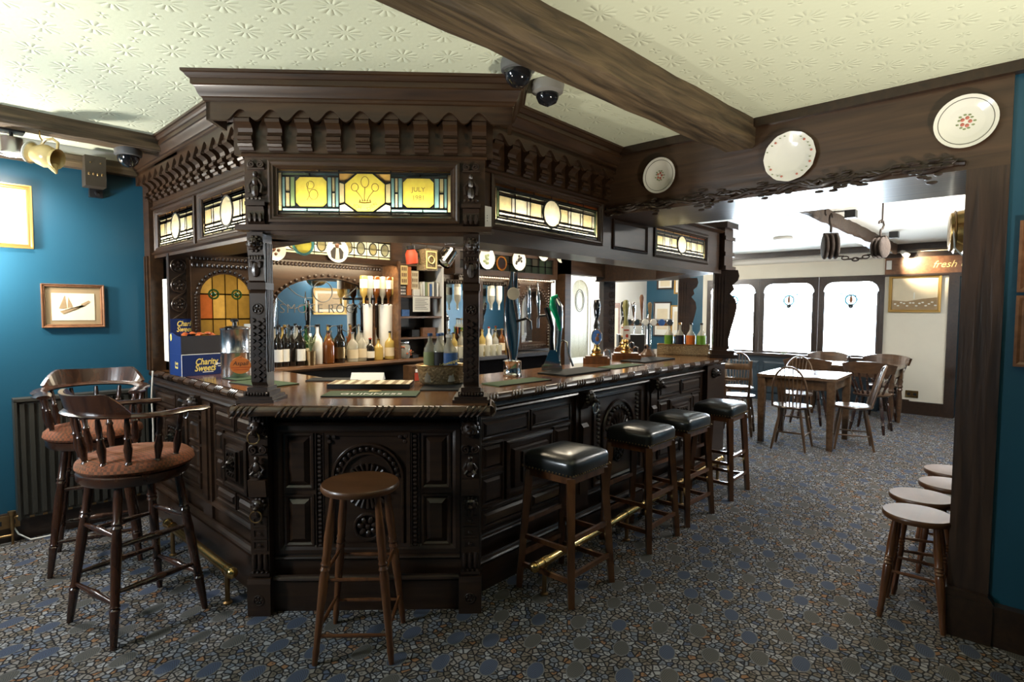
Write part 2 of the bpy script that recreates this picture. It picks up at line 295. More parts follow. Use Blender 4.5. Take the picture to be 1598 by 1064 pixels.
# ------------------------------------------------------------------ mesh helpers
class MB:
    def __init__(s): s.v = []; s.f = []
    def add(s, vs, fs, M=None):
        o = len(s.v)
        s.v += [tuple(M @ Vector(p)) for p in vs] if M is not None else [tuple(p) for p in vs]
        s.f += [[i+o for i in f] for f in fs]; return s
    def box(s, x0, x1, y0, y1, z0, z1, M=None):
        return s.add([(x0, y0, z0), (x1, y0, z0), (x1, y1, z0), (x0, y1, z0), (x0, y0, z1), (x1, y0, z1), (x1, y1, z1), (x0, y1, z1)],
                     [(3, 2, 1, 0), (4, 5, 6, 7), (0, 1, 5, 4), (1, 2, 6, 5), (2, 3, 7, 6), (3, 0, 4, 7)], M)
    def frus(s, x0, x1, z0, z1, y, h, i):      # raised field on a vertical face at y, standing out by h towards -y
        i = min(i, (x1-x0)*.45, (z1-z0)*.45)
        return s.add([(x0, y, z0), (x1, y, z0), (x1, y, z1), (x0, y, z1), (x0+i, y-h, z0+i), (x1-i, y-h, z0+i), (x1-i, y-h, z1-i), (x0+i, y-h, z1-i)],
                     [(4, 5, 6, 7), (0, 1, 5, 4), (1, 2, 6, 5), (2, 3, 7, 6), (3, 0, 4, 7), (3, 2, 1, 0)])
    def ring4(s, x0, x1, z0, z1, y, w_, prof):   # mitred moulding frame on a face; prof = [(inset, stand-off)]
        vs = []; fs = []
        for (i, h) in prof:
            a = i*w_; vs += [(x0+a, y-h, z0+a), (x1-a, y-h, z0+a), (x1-a, y-h, z1-a), (x0+a, y-h, z1-a)]
        for k in range(len(prof)-1):
            for j in range(4):
                a, b = 4*k+j, 4*k+(j+1) % 4; fs.append((a, b, b+4, a+4))
        return s.add(vs, fs)
    def prism(s, poly, y0, y1, M=None):         # polygon in xz, extruded along y
        n = len(poly); vs = [(p[0], y0, p[1]) for p in poly]+[(p[0], y1, p[1]) for p in poly]
        fs = [list(range(n)), list(range(2*n-1, n-1, -1))]+[(i, n+i, n+(i+1) % n, (i+1) % n) for i in range(n)]
        return s.add(vs, fs, M)
    def sheet(s, poly, y0, y1):                  # cut pane: polished face and ground edges, open to the light box behind
        n = len(poly); vs = [(p[0], y0, p[1]) for p in poly]+[(p[0], y1, p[1]) for p in poly]
        return s.add(vs, [list(range(n))]+[(i, n+i, n+(i+1) % n, (i+1) % n) for i in range(n)])
    def prismx(s, poly, x0, x1, M=None):        # polygon in yz, extruded along x
        n = len(poly); vs = [(x0, p[0], p[1]) for p in poly]+[(x1, p[0], p[1]) for p in poly]
        fs = [list(range(n)), list(range(2*n-1, n-1, -1))]+[(i, n+i, n+(i+1) % n, (i+1) % n) for i in range(n)]
        return s.add(vs, fs, M)
    def slab(s, poly, z0, z1):
        n = len(poly); vs = [(p[0], p[1], z0) for p in poly]+[(p[0], p[1], z1) for p in poly]
        return s.add(vs, [list(range(n-1, -1, -1)), list(range(n, 2*n))]+[(i, (i+1) % n, n+(i+1) % n, n+i) for i in range(n)])
    def lathe(s, prof, c=(0, 0, 0), n=16, M=None, caps=True, sx=1, sy=1):
        vs = []; fs = []
        for (r, z) in prof:
            for k in range(n):
                a = 2*PI*k/n; vs.append((c[0]+r*sx*math.cos(a), c[1]+r*sy*math.sin(a), c[2]+z))
        for i in range(len(prof)-1):
            for k in range(n): fs.append((i*n+k, i*n+(k+1) % n, (i+1)*n+(k+1) % n, (i+1)*n+k))
        if caps: fs.append(list(range(n-1, -1, -1))); fs.append([(len(prof)-1)*n+k for k in range(n)])
        return s.add(vs, fs, M)
    def turn(s, p0, p1, prof, n=10):            # turned member from p0 to p1; prof = [(t, r)]
        p0, p1 = Vector(p0), Vector(p1); d = p1-p0; L = d.length
        M = Matrix.Translation(p0) @ d.to_track_quat('Z', 'Y').to_matrix().to_4x4()
        return s.lathe([(r, t*L) for t, r in prof], n=n, M=M)
    def cyl(s, p0, p1, r0, r1=None, n=12): return s.turn(p0, p1, [(0, r0), (1, r0 if r1 is None else r1)], n)
    def bar(s, p0, p1, w_, h_, w2=None, h2=None):  # square section member
        p0, p1 = Vector(p0), Vector(p1); d = p1-p0
        M = Matrix.Translation(p0) @ d.to_track_quat('Z', 'Y').to_matrix().to_4x4(); L = d.length; w2 = w2 or w_; h2 = h2 or h_
        q = [(-w_/2, -h_/2, 0), (w_/2, -h_/2, 0), (w_/2, h_/2, 0), (-w_/2, h_/2, 0), (-w2/2, -h2/2, L), (w2/2, -h2/2, L), (w2/2, h2/2, L), (-w2/2, h2/2, L)]
        return s.add(q, [(3, 2, 1, 0), (4, 5, 6, 7), (0, 1, 5, 4), (1, 2, 6, 5), (2, 3, 7, 6), (3, 0, 4, 7)], M)
    def ball(s, c, rx, ry=None, rz=None, n=8, m=5, M=None):
        ry = ry or rx; rz = rz or rx
        T = Matrix.Translation(c); T = (M @ T) if M is not None else T
        vs = [(0, 0, -rz)]; fs = []
        for i in range(1, m):
            a = PI*i/m
            for k in range(n): b = 2*PI*k/n; vs.append((rx*math.sin(a)*math.cos(b), ry*math.sin(a)*math.sin(b), -rz*math.cos(a)))
        vs.append((0, 0, rz)); top = len(vs)-1
        for k in range(n): fs.append((0, 1+(k+1) % n, 1+k)); fs.append((top, 1+(m-2)*n+k, 1+(m-2)*n+(k+1) % n))
        for i in range(m-2):
            for k in range(n): fs.append((1+i*n+k, 1+i*n+(k+1) % n, 1+(i+1)*n+(k+1) % n, 1+(i+1)*n+k))
        return s.add(vs, fs, T)
    def tube(s, pts, r, n=8, closed=False, sq=None):
        pts = [Vector(p) for p in pts]; m = len(pts); vs = []; fs = []
        rs = r if isinstance(r, (list, tuple)) else [r]*m
        up = None
        for i in range(m):
            if closed: d = pts[(i+1) % m]-pts[i-1]
            else: d = pts[min(i+1, m-1)]-pts[max(i-1, 0)]
            d.normalize()
            if up is None: up = Vector((0, 0, 1)) if abs(d.z) < .9 else Vector((1, 0, 0))
            e1 = (up-d*up.dot(d)); e1.normalize(); e2 = d.cross(e1); up = e1
            for k in range(n):
                a = 2*PI*k/n; k1, k2 = (1, 1) if sq is None else sq
                vs.append(pts[i]+e1*rs[i]*k1*math.cos(a)+e2*rs[i]*k2*math.sin(a))
        for i in range(m if closed else m-1):
            j = (i+1) % m
            for k in range(n): fs.append((i*n+k, i*n+(k+1) % n, j*n+(k+1) % n, j*n+k))
        if not closed: fs.append(list(range(n-1, -1, -1))); fs.append([(m-1)*n+k for k in range(n)])
        return s.add(vs, fs)
    def torus(s, c, R, r, axis='y', n=16, k=6):
        pts = []
        for i in range(n):
            a = 2*PI*i/n; p = (R*math.cos(a), R*math.sin(a))
            pts.append((c[0]+p[0], c[1], c[2]+p[1]) if axis == 'y' else (c[0]+p[0], c[1]+p[1], c[2]) if axis == 'z' else (c[0], c[1]+p[0], c[2]+p[1]))
        return s.tube(pts, r, k, True)

FINE = {'arch_carving', 'leaf_carving', 'carved_strip', 'arch_beads', 'carved_frieze', 'vine_carving', 'sunburst_carving', 'painted_roses', 'painted_leaves', 'text_lines', 'herbs'}   # carving and print too fine to pick apart
def obj(name, mb, mat, parent=None, smooth=40, M=None):
    me = bpy.data.meshes.new(name); me.from_pydata(mb.v, [], mb.f); me.materials.append(mat)
    if smooth:
        me.polygons.foreach_set('use_smooth', [True]*len(me.polygons)); me.set_sharp_from_angle(angle=math.radians(smooth))
    me.update()
    o = bpy.data.objects.new(name, me); COL.objects.link(o)
    if name in FINE: o['kind'] = 'stuff'
    if parent is not None: o.parent = parent
    if M is not None: o.matrix_local = M if parent is not None else M
    return o
def inst(name, src, parent, M):
    o = bpy.data.objects.new(name, src.data); COL.objects.link(o); o.parent = parent; o.matrix_local = M; return o
def tag(o, label, cat, group=None):
    o['label'] = label; o['category'] = cat
    if group: o['group'] = group
    return o
def thing(name, label, cat, M=None, group=None):
    o = bpy.data.objects.new(name, None); COL.objects.link(o); o.empty_display_size = .05
    if M is not None: o.matrix_world = M
    return tag(o, label, cat, group)
def struct(name, mb, mat, parent=None, smooth=0):
    o = obj(name, mb, mat, parent, smooth)
    if parent is None: o['kind'] = 'structure'
    return o
def dup(root, M, label=None, group=None):
    r = root.copy(); COL.objects.link(r); r.matrix_world = M
    if label: r['label'] = label
    if group: r['group'] = group
    for ch in list(root.children):
        c = ch.copy(); COL.objects.link(c); c.parent = r
        for g in list(ch.children):
            d = g.copy(); COL.objects.link(d); d.parent = c
    return r
def T(x, y, z=0, rz=0): return Matrix.Translation((x, y, z)) @ Matrix.Rotation(rz, 4, 'Z')
RX90 = Matrix.Rotation(PI/2, 4, 'X')
def text(name, body, size, mat, parent, M, extrude=.0006, shear=0, spacing=1.0, bold=0):
    cu = bpy.data.curves.new(name, 'FONT'); cu.body = body; cu.size = size; cu.extrude = extrude; cu.align_x = 'CENTER'; cu.align_y = 'CENTER'; cu.shear = shear; cu.space_character = spacing; cu.offset = bold; cu.resolution_u = 3
    o = bpy.data.objects.new(name, cu); COL.objects.link(o)
    dg = bpy.context.evaluated_depsgraph_get(); me = bpy.data.meshes.new_from_object(o.evaluated_get(dg))
    bpy.data.objects.remove(o); bpy.data.curves.remove(cu); me.materials.clear(); me.materials.append(mat)
    t = bpy.data.objects.new(name, me); COL.objects.link(t)
    if parent is not None: t.parent = parent
    t.matrix_local = M; return t
def front_text(name, body, size, mat, parent, x, y, z, rz=0, tilt=0, **kw):   # lettering on a face that looks towards -y (before rz)
    return text(name, body, size, mat, parent, Matrix.Translation((x, y, z)) @ Matrix.Rotation(rz, 4, 'Z') @ RX90 @ Matrix.Rotation(tilt, 4, 'Z'), **kw)
def frame(xa, ya, org): return Matrix(((xa[0], ya[0], 0, org[0]), (xa[1], ya[1], 0, org[1]), (0, 0, 1, 0), (0, 0, 0, 1)))
F_FRONT = frame((1/S2, -1/S2), (1/S2, 1/S2), (1.6546, 2.5880))
_c, _s = math.cos(math.radians(1.5)), math.sin(math.radians(1.5))
F_RIGHT = frame((_c, _s), (-_s, _c), (2.1, 2.30))
F_LEFT = frame((0, -1), (1, 0), (1.34, 5.15))
F_END = frame((1/S2, 1/S2), (-1/S2, 1/S2), (5.80, 2.40))

# ================================================================== THE SETTING
struct('floor', MB().box(-1.35, 13.2, -1.75, 6.4, -.06, 0), CARPET)
struct('ceiling', MB().box(-1.35, 3.9, -1.75, 5.3, 2.75, 2.85), CEIL)
struct('ceiling', MB().box(3.9, 13.2, -.6, 6.4, 2.65, 2.85), CEIL2)
struct('wall_left', MB().box(-1.35, 5.85, 5.15, 5.3, 0, 2.8), TEAL)
def wall_open(name, M, L, H, openings, mat, th=.15):
    mb = MB(); x = 0
    for (x0, x1, z0, z1) in sorted(openings):
        mb.box(x, x0, 0, th, 0, H); mb.box(x0, x1, 0, th, 0, z0) if z0 > 0 else None; mb.box(x0, x1, 0, th, z1, H); x = x1
    mb.box(x, L, 0, th, 0, H)
    mb.v = [tuple(M @ Vector(p)) for p in mb.v]
    return struct(name, mb, mat)
wall_open('wall_west', frame((0, 1), (-1, 0), (-1.2, -1.75)), 7.0, 2.8, [(4.87, 5.33, 1.56, 2.16)], TEAL)
struct('wall_south', MB().box(-1.35, 4.2, -1.75, -1.6, 0, 2.8), TEAL)
struct('wall_east', MB().box(3.56, 4.27, -1.75, .14, 0, 2.8), TEAL)
struct('wall_far_south', MB().box(4.2, 11, -.55, -.4, 0, 2.8), TEAL)
struct('wall_far_north', MB().box(5.85, 11, 6.2, 6.35, 0, 2.8), WHITEP)
struct('wall_passage', MB().box(5.75, 5.85, 5.15, 6.3, 0, 2.8), WHITEP)
F_FAR = frame((0, -1), (1, 0), (10.85, 4.95))            # local x runs towards the doorway, y is depth
wall_open('wall_far', F_FAR, 5.4, 2.8, [(.10, 3.05, .85, 2.2), (3.98, 4.72, 0, 2.16)], CREAM)
struct('wall_far_teal', MB().box(10.85, 11, 4.95, 6.3, 0, 2.8), TEAL)
struct('wall_beyond', MB().box(12.6, 12.75, -.6, 2.4, 0, 2.8).box(11, 12.7, 1.5, 1.6, 0, 2.8).box(11, 12.7, -.1, 0, 0, 2.8), TEAL)

# lintel over the wide opening, with the carved vine along its lower edge
lint = struct('trim_1', MB().box(3.54, 4.27, .14, 2.40, 2.29, 2.78).box(3.7, 4.2, 2.40, 5.15, 2.5, 2.8), LINT)
struct('trim_cap', MB().box(3.505, 3.56, -1.6, 2.3, 2.70, 2.75), DK, lint)
mb = MB(); rnd = random.Random(3)
pts = [(3.525+.006*math.sin(i*.9), 2.35-.05*i*.62, 2.312+.012*math.sin(i*.8)) for i in range(0, 67)]
mb.tube(pts, .012, 6)
for i in range(330):
    y = 2.33-2.0*rnd.random(); cl = .5+.5*math.sin(y*17)
    if rnd.random() > cl: continue
    mb.ball((3.522-.012*rnd.random(), y, 2.312+.03*rnd.gauss(0, .8)), .009, .02+.01*rnd.random(), .009, 6, 4, None)
for i in range(60):
    y = 2.33-2.0*i/60; a = rnd.random()*1.2-.6
    M = Matrix.Translation((3.52, y, 2.315)) @ Matrix.Rotation(a, 4, 'X'); mb.ball((0, 0, .012), .006, .045, .012, 6, 4, M)
obj('vine_carving', mb, DK2, lint)
post = struct('trim_2', MB().box(3.54, 4.27, .14, .30, 0, 2.29), POST)
struct('plinth', MB().box(3.50, 4.28, .12, .315, 0, .2).prismx([(.115, .2), (.32, .2), (.30, .235), (.14, .235)], 3.505, 4.27), DK, post)
base_r = struct('baseboard_right', MB().box(3.515, 3.56, -1.6, .12, 0, .17), DK)
struct('bead', MB().box(3.505, 3.56, -1.6, .12, .17, .2), DK, base_r)
struct('baseboard_left', MB().box(-1.2, 1.32, 5.10, 5.15, 0, .16).box(-1.2, 1.32, 5.115, 5.15, .16, .19), DK)
struct('baseboard_far', MB().box(10.79, 10.85, .98, 1.9, 0, .2).box(10.80, 10.85, 1.5, 1.9, .2, .22), DK)
# big ceiling beam: hand-hewn, slightly uneven
def beam(name, pts_l, pts_r, zb, zt, mat, jit=.008, seg=26):
    r = random.Random(5); vs = []; fs = []
    for i in range(seg+1):
        t = i/seg
        l = Vector(pts_l[0]).lerp(Vector(pts_l[1]), t); q = Vector(pts_r[0]).lerp(Vector(pts_r[1]), t)
        j = lambda: r.uniform(-jit, jit)
        vs += [(l.x, l.y+j(), zt), (l.x, l.y+.012+j(), zb+.02+j()), (l.x, l.y-.012+j(), zb+j()), ((l.x+q.x)/2, (l.y+q.y)/2, zb+.006+j()), (q.x, q.y+.015+j(), zb+j()), (q.x, q.y+j(), zb+.02+j()), (q.x, q.y+j(), zt)]
    for i in range(seg):
        for k in range(6): a = i*7+k; fs.append((a, a+1, a+8, a+7))
    fs.append(tuple(range(7))); fs.append(tuple(seg*7+k for k in range(6, -1, -1)))
    m = MB(); m.add(vs, fs); return struct(name, m, mat, None, 30)
beam('trim_3', ((-1.2, 1.72), (3.56, 1.50)), ((-1.2, 1.56), (3.56, 1.31)), 2.585, 2.76, BEAM)
beam('trim_4', ((-1.2, 4.53), (1.35, 4.55)), ((-1.2, 4.36), (1.35, 4.38)), 2.655, 2.76, BEAM, .004)
struct('trim_11', MB().box(-1.2, 1.30, 5.11, 5.15, 2.69, 2.75), WHITEP)
struct('trim_5', MB().box(-1.2, 1.30, 5.08, 5.15, 2.60, 2.69), BEAM)
beam('trim_6', ((4.27, 1.79), (10.6, 1.86)), ((4.27, 1.62), (10.6, 1.70)), 2.50, 2.66, BEAM2, .01, 40)
struct('trim_7', MB().box(10.55, 10.85, .3, 6.2, 2.555, 2.66), DK)
struct('trim_8', MB().prismx([(0, 2.46), (.05, 2.48), (.07, 2.53), (.12, 2.555), (.14, 2.6), (0, 2.6)], 1.95, 4.95, Matrix(((0, -1, 0, 10.85), (1, 0, 0, 0), (0, 0, 1, 0), (0, 0, 0, 1)))), WHITEP)
struct('trim_9', MB().box(10.3, 10.6, 4.5, 4.9, 2.5, 2.66), DK)

# far windows: three lights with rounded heads and leaded panes
def window(name, y0, y1, emblem=True):
    M = F_FAR; x0, x1 = 4.95-y1, 4.95-y0; z0, z1 = .88, 2.10; R = .16
    mb = MB().box(x0-.075, x0, -.03, .08, .85, 2.2).box(x1, x1+.075, -.03, .08, .85, 2.2).box(x0, x1, -.03, .08, .85, z0).box(x0, x1, -.03, .08, z1, 2.2)
    for s in (0, 1):
        xc = x0+R if s == 0 else x1-R; poly = [(x0 if s == 0 else x1, z1), ]
        arc = [(xc+(-1 if s == 0 else 1)*R*math.cos(a), z1-R+R*math.sin(a)) for a in [k*PI/16 for k in range(9)]]
        poly = arc+[(x0 if s == 0 else x1, z1)]
        if s: poly = poly[::-1]
        mb.prism(poly, -.03, .06)
    mb.box(x0-.01, x0+.02, -.045, -.03, z0, z1-R).box(x1-.02, x1+.01, -.045, -.03, z0, z1-R)
    mb.v = [tuple(M @ Vector(p)) for p in mb.v]
    wn = struct(name, mb, DK)
    nx, nz = 4, 6; came = MB(); src = None
    for i in range(nx):
        for k in range(nz):
            a, b = x0+(x1-x0)*i/nx, x0+(x1-x0)*(i+1)/nx; c, d = z0+(z1-z0)*k/nz, z0+(z1-z0)*(k+1)/nz
            p = MB().box(a+.003, b-.003, .035, .039, c+.003, d-.003); p.v = [tuple(M @ Vector(q)) for q in p.v]
            obj('pane', p, PANE, wn, 0)
    for i in range(1, nx): came.box(x0+(x1-x0)*i/nx-.003, x0+(x1-x0)*i/nx+.003, .030, .044, z0, z1)
    for k in range(1, nz): came.box(x0, x1, .030, .044, z0+(z1-z0)*k/nz-.003, z0+(z1-z0)*k/nz+.003)
    came.v = [tuple(M @ Vector(q)) for q in came.v]; obj('lead_came', came, LEAD, wn, 0)
    xc, zc = (x0+x1)/2, z1-.30
    for nm, mt, prim in (('emblem_ring', PANEB, MB().torus((xc, .026, zc), .085, .016)), ('emblem_flame', PANEO, MB().ball((xc, .026, zc+.01), .028, .006, .065)), ('emblem_boss', PANEG, MB().ball((xc, .024, zc-.105), .042, .008, .040)),
                         ('emblem_wing', PANEB, MB().tube([(xc-.06, .026, zc+.06), (xc-.10, .026, zc+.10), (xc-.14, .026, zc+.11), (xc-.17, .026, zc+.10)], .010, 6).tube([(xc+.06, .026, zc+.06), (xc+.10, .026, zc+.10), (xc+.14, .026, zc+.11), (xc+.17, .026, zc+.10)], .010, 6))):
        prim.v = [tuple(M @ Vector(q)) for q in prim.v]; obj(nm, prim, mt, wn)
window('window_1', 1.965, 2.775); window('window_2', 2.93, 3.77); window('window_3', 3.925, 4.775)
struct('trim_10', MB().box(10.62, 10.86, 1.92, 4.9, .80, .85), DK)                   # sill board
wp = struct('wall_window_seat', MB().box(10.66, 10.84, 1.9, 4.9, 0, .80), DTEAL)
for k in range(5): struct('panel', MB().frus(0, .50, .12, .70, 0, .012, .03), DTEAL, wp).matrix_local = frame((0, -1), (1, 0), (10.66, 4.85-.58*k))
# framed doorway at the far end
d1 = struct('door_1', MB().box(10.78, 11.02, .93, 1.06, 0, 2.2).box(10.78, 11.02, .14, .26, 0, 2.2).box(10.78, 11.02, .26, .93, 2.14, 2.2), DK)
dl = obj('leaf', MB().box(11.05, 11.75, .90, .945, .02, 2.1), TEAL, d1, 0)
obj('glazing', MB().box(11.2, 11.6, .895, .9, 1.0, 1.95), BLACKG, dl, 0); obj('moulding', MB().box(11.18, 11.22, .885, .9, .98, 1.97).box(11.58, 11.62, .885, .9, .98, 1.97).box(11.2, 11.6, .885, .9, .97, 1.0).box(11.2, 11.6, .885, .9, 1.95, 1.98), TEAL, dl, 0)
obj('handle', MB().cyl((11.68, .87, 1.05), (11.68, .87, 1.2), .012).cyl((11.68, .9, 1.1), (11.68, .87, 1.1), .008), STEEL, dl)
obj('kick_strip', MB().box(11.08, 11.72, .885, .9, .05, .2), BLACK, dl, 0)
# glazed arched door in the room behind the bar
d2 = struct('door_2', MB().box(7.95, 8.08, 6.13, 6.22, 0, 2.35).box(8.72, 8.85, 6.13, 6.22, 0, 2.35).box(8.08, 8.72, 6.13, 6.22, 2.25, 2.35), WHITEP)
mb = MB().box(8.08, 8.14, 6.15, 6.19, 0, 2.25).box(8.66, 8.72, 6.15, 6.19, 0, 2.25).box(8.14, 8.66, 6.15, 6.19, 0, .75)
arc = [(8.40-.26*math.cos(a), 1.9+.26*math.sin(a)) for a in [k*PI/16 for k in range(17)]]
mb.prism([(8.14, 2.25)]+arc[:9]+[(8.40, 2.25)], 6.15, 6.19).prism([(8.40, 2.25)]+arc[8:]+[(8.66, 2.25)], 6.15, 6.19)
leaf = obj('leaf', mb, WHITEP, d2, 0)
for i in range(4):
    for k in range(5): obj('pane', MB().box(8.145+.129*i, 8.27+.129*i, 6.165, 6.17, .755+.281*k, 1.03+.281*k), G_PALE, leaf, 0)
obj('lead_oval', MB().tube([(8.40+.13*math.cos(a), 6.158, 1.78+.20*math.sin(a)) for a in [2*PI*k/24 for k in range(24)]], .006, 6, True).tube([(8.40+.10*math.cos(a), 6.158, 1.78+.165*math.sin(a)) for a in [2*PI*k/24 for k in range(24)]], .004, 6, True), LEAD, leaf)

# ================================================================== THE BAR
def lion_head(mb, x, y, z, s=1.0):
    mb.ball((x, y-.02*s, z), .035*s, .03*s, .038*s); mb.ball((x, y-.05*s, z-.012*s), .018*s, .02*s, .014*s)
    for k in range(10):
        a = 2*PI*k/10; mb.ball((x+.036*s*math.cos(a), y-.008*s, z+.036*s*math.sin(a)), .014*s, .016*s, .014*s, 6, 4)
    mb.ball((x-.014*s, y-.045*s, z+.012*s), .007*s, n=6, m=4); mb.ball((x+.014*s, y-.045*s, z+.012*s), .007*s, n=6, m=4)
def rosette(mb, x, y, z, r, petals=5):
    mb.torus((x, y, z), r, r*.12, n=18); mb.ball((x, y, z), r*.22, r*.2, r*.22, 8, 4)
    for k in range(petals):
        a = 2*PI*k/petals+.3; M = Matrix.Translation((x, y, z)) @ Matrix.Rotation(-a, 4, 'Y'); mb.ball((r*.55, 0, 0), r*.30, r*.16, r*.20, 8, 4, M)
def scroll(mb, x, y, z, r, flip=1, turns=1.6, t=.006):
    pts = []
    for k in range(22):
        u = k/21; a = flip*(u*turns*2*PI)+PI/2; q = r*(1-.8*u); pts.append((x+q*math.cos(a), y, z+q*math.sin(a)))
    mb.tube(pts, t, 6)
def leafrow(mb, x0, x1, y, z, n, w_, h_, d=.01):
    for k in range(n):
        x = x0+(x1-x0)*(k+.5)/n; mb.ball((x, y, z), w_, d, h_, 6, 4)

def jacobean_panel(root, x0, x1, z0, z1, y, boss=True):
    """geometric panel: corner fields, split side fields and a double framed centre with a carved boss"""
    g = .02; W_, H_ = x1-x0, z1-z0; cw, ch = W_*.50, H_*.50; xm, zm = (x0+x1)/2, (z0+z1)/2
    cells = [(x0+g, xm-g/2, z1-H_*.22, z1-g), (xm+g/2, x1-g, z1-H_*.22, z1-g), (x0+g, xm-g/2, z0+g, z0+H_*.2), (xm+g/2, x1-g, z0+g, z0+H_*.2),
             (x0+g, xm-cw/2-g, zm+g/2, z1-H_*.24), (x0+g, xm-cw/2-g, z0+H_*.22, zm-g/2), (xm+cw/2+g, x1-g, zm+g/2, z1-H_*.24), (xm+cw/2+g, x1-g, z0+H_*.22, zm-g/2)]
    for (a, b, c, d) in cells:
        m = MB().ring4(a, b, c, d, y, .022, [(0, 0), (.0, .012), (.4, .014), (.6, .006), (1, .004)]); m.frus(a+.022, b-.022, c+.022, d-.022, y-.0, .016, .016)
        obj('raised_panel', m, DK, root, 25)
    a, b, c, d = xm-cw/2, xm+cw/2, z0+H_*.23, z1-H_*.26
    m = MB().ring4(a, b, c, d, y, .05, [(0, 0), (0, .018), (.3, .024), (.5, .024), (.6, .014), (1, .010)]); m.frus(a+.05, b-.05, c+.05, d-.05, y, .030, .014)
    cp = obj('centre_panel', m, DK, root, 25)
    m = MB(); xm2, zm2 = (a+b)/2, (c+d)/2; w2, h2 = (b-a)*.22, (d-c)*.27
    m.ring4(xm2-w2, xm2+w2, zm2-h2, zm2+h2, y-.03, .012, [(0, 0), (0, .012), (1, .012), (1, 0)])
    for i in range(4):
        for k in range(5):
            m.ball((xm2-w2*.7+w2*1.4*i/3, y-.034, zm2-h2*.75+h2*1.5*k/4), .013, .012, .012, 6, 4)
    lion_head(m, xm2, y-.034, zm2, .8)
    obj('carved_boss', m, DK2, root)
def moulding(root, x0, x1, z, y, h=.03, d=.02, name='moulding', mat=None):
    return obj(name, MB().prismx([(y, z), (y-d*.5, z), (y-d, z+h*.35), (y-d*.8, z+h*.6), (y-d*.3, z+h*.8), (y-d*.2, z+h), (y, z+h)], x0, x1), mat or DK, root, 25)

def carved_pilaster(root, x, y, w_, lower_ring=False, rings=True, ztop=1.06):
    """console pilaster: plinth block, fluted foot, shaft, mask, seated figure, lion head with ring"""
    h = w_/2
    obj('plinth_block', MB().box(x-h-.012, x+h+.012, y-.03, y+.06, 0, .17).prismx([(y-.03, .17), (y-.022, .195), (y+.06, .195), (y+.06, .17)], x-h-.012, x+h+.012), DK, root, 20)
    m = MB(); rosette(m, x, y-.032, .085, .026); obj('plinth_rosette', m, DK2, root)
    obj('shaft', MB().box(x-h, x+h, y, y+.06, .19, ztop), DK, root, 20)
    m = MB()
    for k in (-1, 0, 1): m.lathe([(.006, 0), (.013, .01), (.013, .06), (.009, .085)], (x+k*h*.62, y-.004, .235), 8)
    m.box(x-h*1.05, x+h*1.05, y-.014, y, .205, .222); leafrow(m, x-h, x+h, y-.010, .226, 4, .008, .008)
    obj('fluted_foot', m, DK2, root)
    m = MB()
    for k in range(3):
        m.ring4(x-h*.8, x+h*.8, .34+.062*k, .395+.062*k, y, .010, [(0, 0), (0, .006), (1, .006), (1, 0)]); m.ball((x, y-.004, .367+.062*k), .014, .008, .010, 6, 4)
    obj('strapwork', m, DK2, root)
    m = MB(); lion_head(m, x, y-.004, .585, .85); m.ball((x, y-.02, .545), .016, .014, .03, 6, 4); obj('mask', m, DK2, root)
    obj('console_block', MB().prismx([(y, .62), (y-.022, .63), (y-.030, .68), (y-.034, .72), (y, .72)], x-h*.95, x+h*.95), DK, root, 20)
    m = MB(); m.ball((x, y-.02, .745), .034, .022, .016); m.ball((x, y-.024, .785), .021, .018, .030); m.ball((x, y-.026, .828), .014, .014, .016)
    for s in (-1, 1):
        m.tube([(x+s*.016, y-.026, .80), (x+s*.034, y-.026, .775), (x+s*.022, y-.034, .752)], .007, 6); m.tube([(x+s*.012, y-.03, .765), (x+s*.026, y-.036, .75), (x+s*.016, y-.036, .735)], .009, 6)
    obj('carved_figure', m, DK2, root)
    m = MB(); scroll(m, x-.024, y-.012, .872, .022, 1); scroll(m, x+.024, y-.012, .872, .022, -1); m.box(x-h, x+h, y-.012, y, .848, .856); obj('scroll_pair', m, DK2, root)
    m = MB(); lion_head(m, x, y-.004, .985, 1.05)
    for k in range(5): m.ball((x-.032+.016*k, y-.01, 1.035), .009, .012, .014, 6, 4)
    obj('lion_head', m, DK2, root)
    if rings: obj('ring_pull', MB().torus((x, y-.06, .945), .030, .0042, n=22), STEEL if rings == 2 else OLDBR, root)
    if lower_ring: obj('ring_pull', MB().torus((x, y-.05, .535), .030, .0036, n=22), OLDBR, root)

# ---- front of the bar
bf = thing('bar_counter', 'dark carved oak bar front with fan arch behind round stool', 'bar counter', F_FRONT)
obj('carcass', MB().box(-.60, .60, .02, .30, 0, 1.06), DK, bf, 0)
obj('plinth', MB().box(-.49, .49, -.025, .02, 0, .16), DK, bf, 0)
moulding(bf, -.49, .49, .16, -.02, .035, .02); moulding(bf, -.49, .49, .262, .02, .03, .022); moulding(bf, -.49, .49, .985, .02, .035, .024)
m = MB(); leafrow(m, -.48, .48, .012, 1.04, 26, .016, .013); obj('carved_frieze', m, DK2, bf)
obj('panel_frame', MB().ring4(-.49, .49, .295, .985, .02, .045, [(0, 0), (0, .012), (.5, .016), (.8, .010), (1, .0)]), DK, bf, 25)
for s in (-1, 1):
    a, b = sorted((s*.44, s*.285))
    for (c, d) in ((.645, .945), (.335, .615)):
        m = MB().ring4(a, b, c, d, .02, .02, [(0, 0), (0, .010), (.5, .012), (1, .004)]); m.frus(a+.022, b-.022, c+.022, d-.022, .02, .020, .024); obj('raised_panel', m, DK, bf, 25)
    m = MB()
    for k in range(26): m.ball((s*.252, .014, .34+.0235*k), .015, .012, .011, 6, 4)
    m.box(s*.252-.022, s*.252-.018, .006, .02, .33, .945).box(s*.252+.018, s*.252+.022, .006, .02, .33, .945)
    obj('carved_strip', m, DK2, bf)
arch = MB(); arch.ring4(-.225, .225, .33, .95, .02, .02, [(0, 0), (0, .014), (1, .010)])
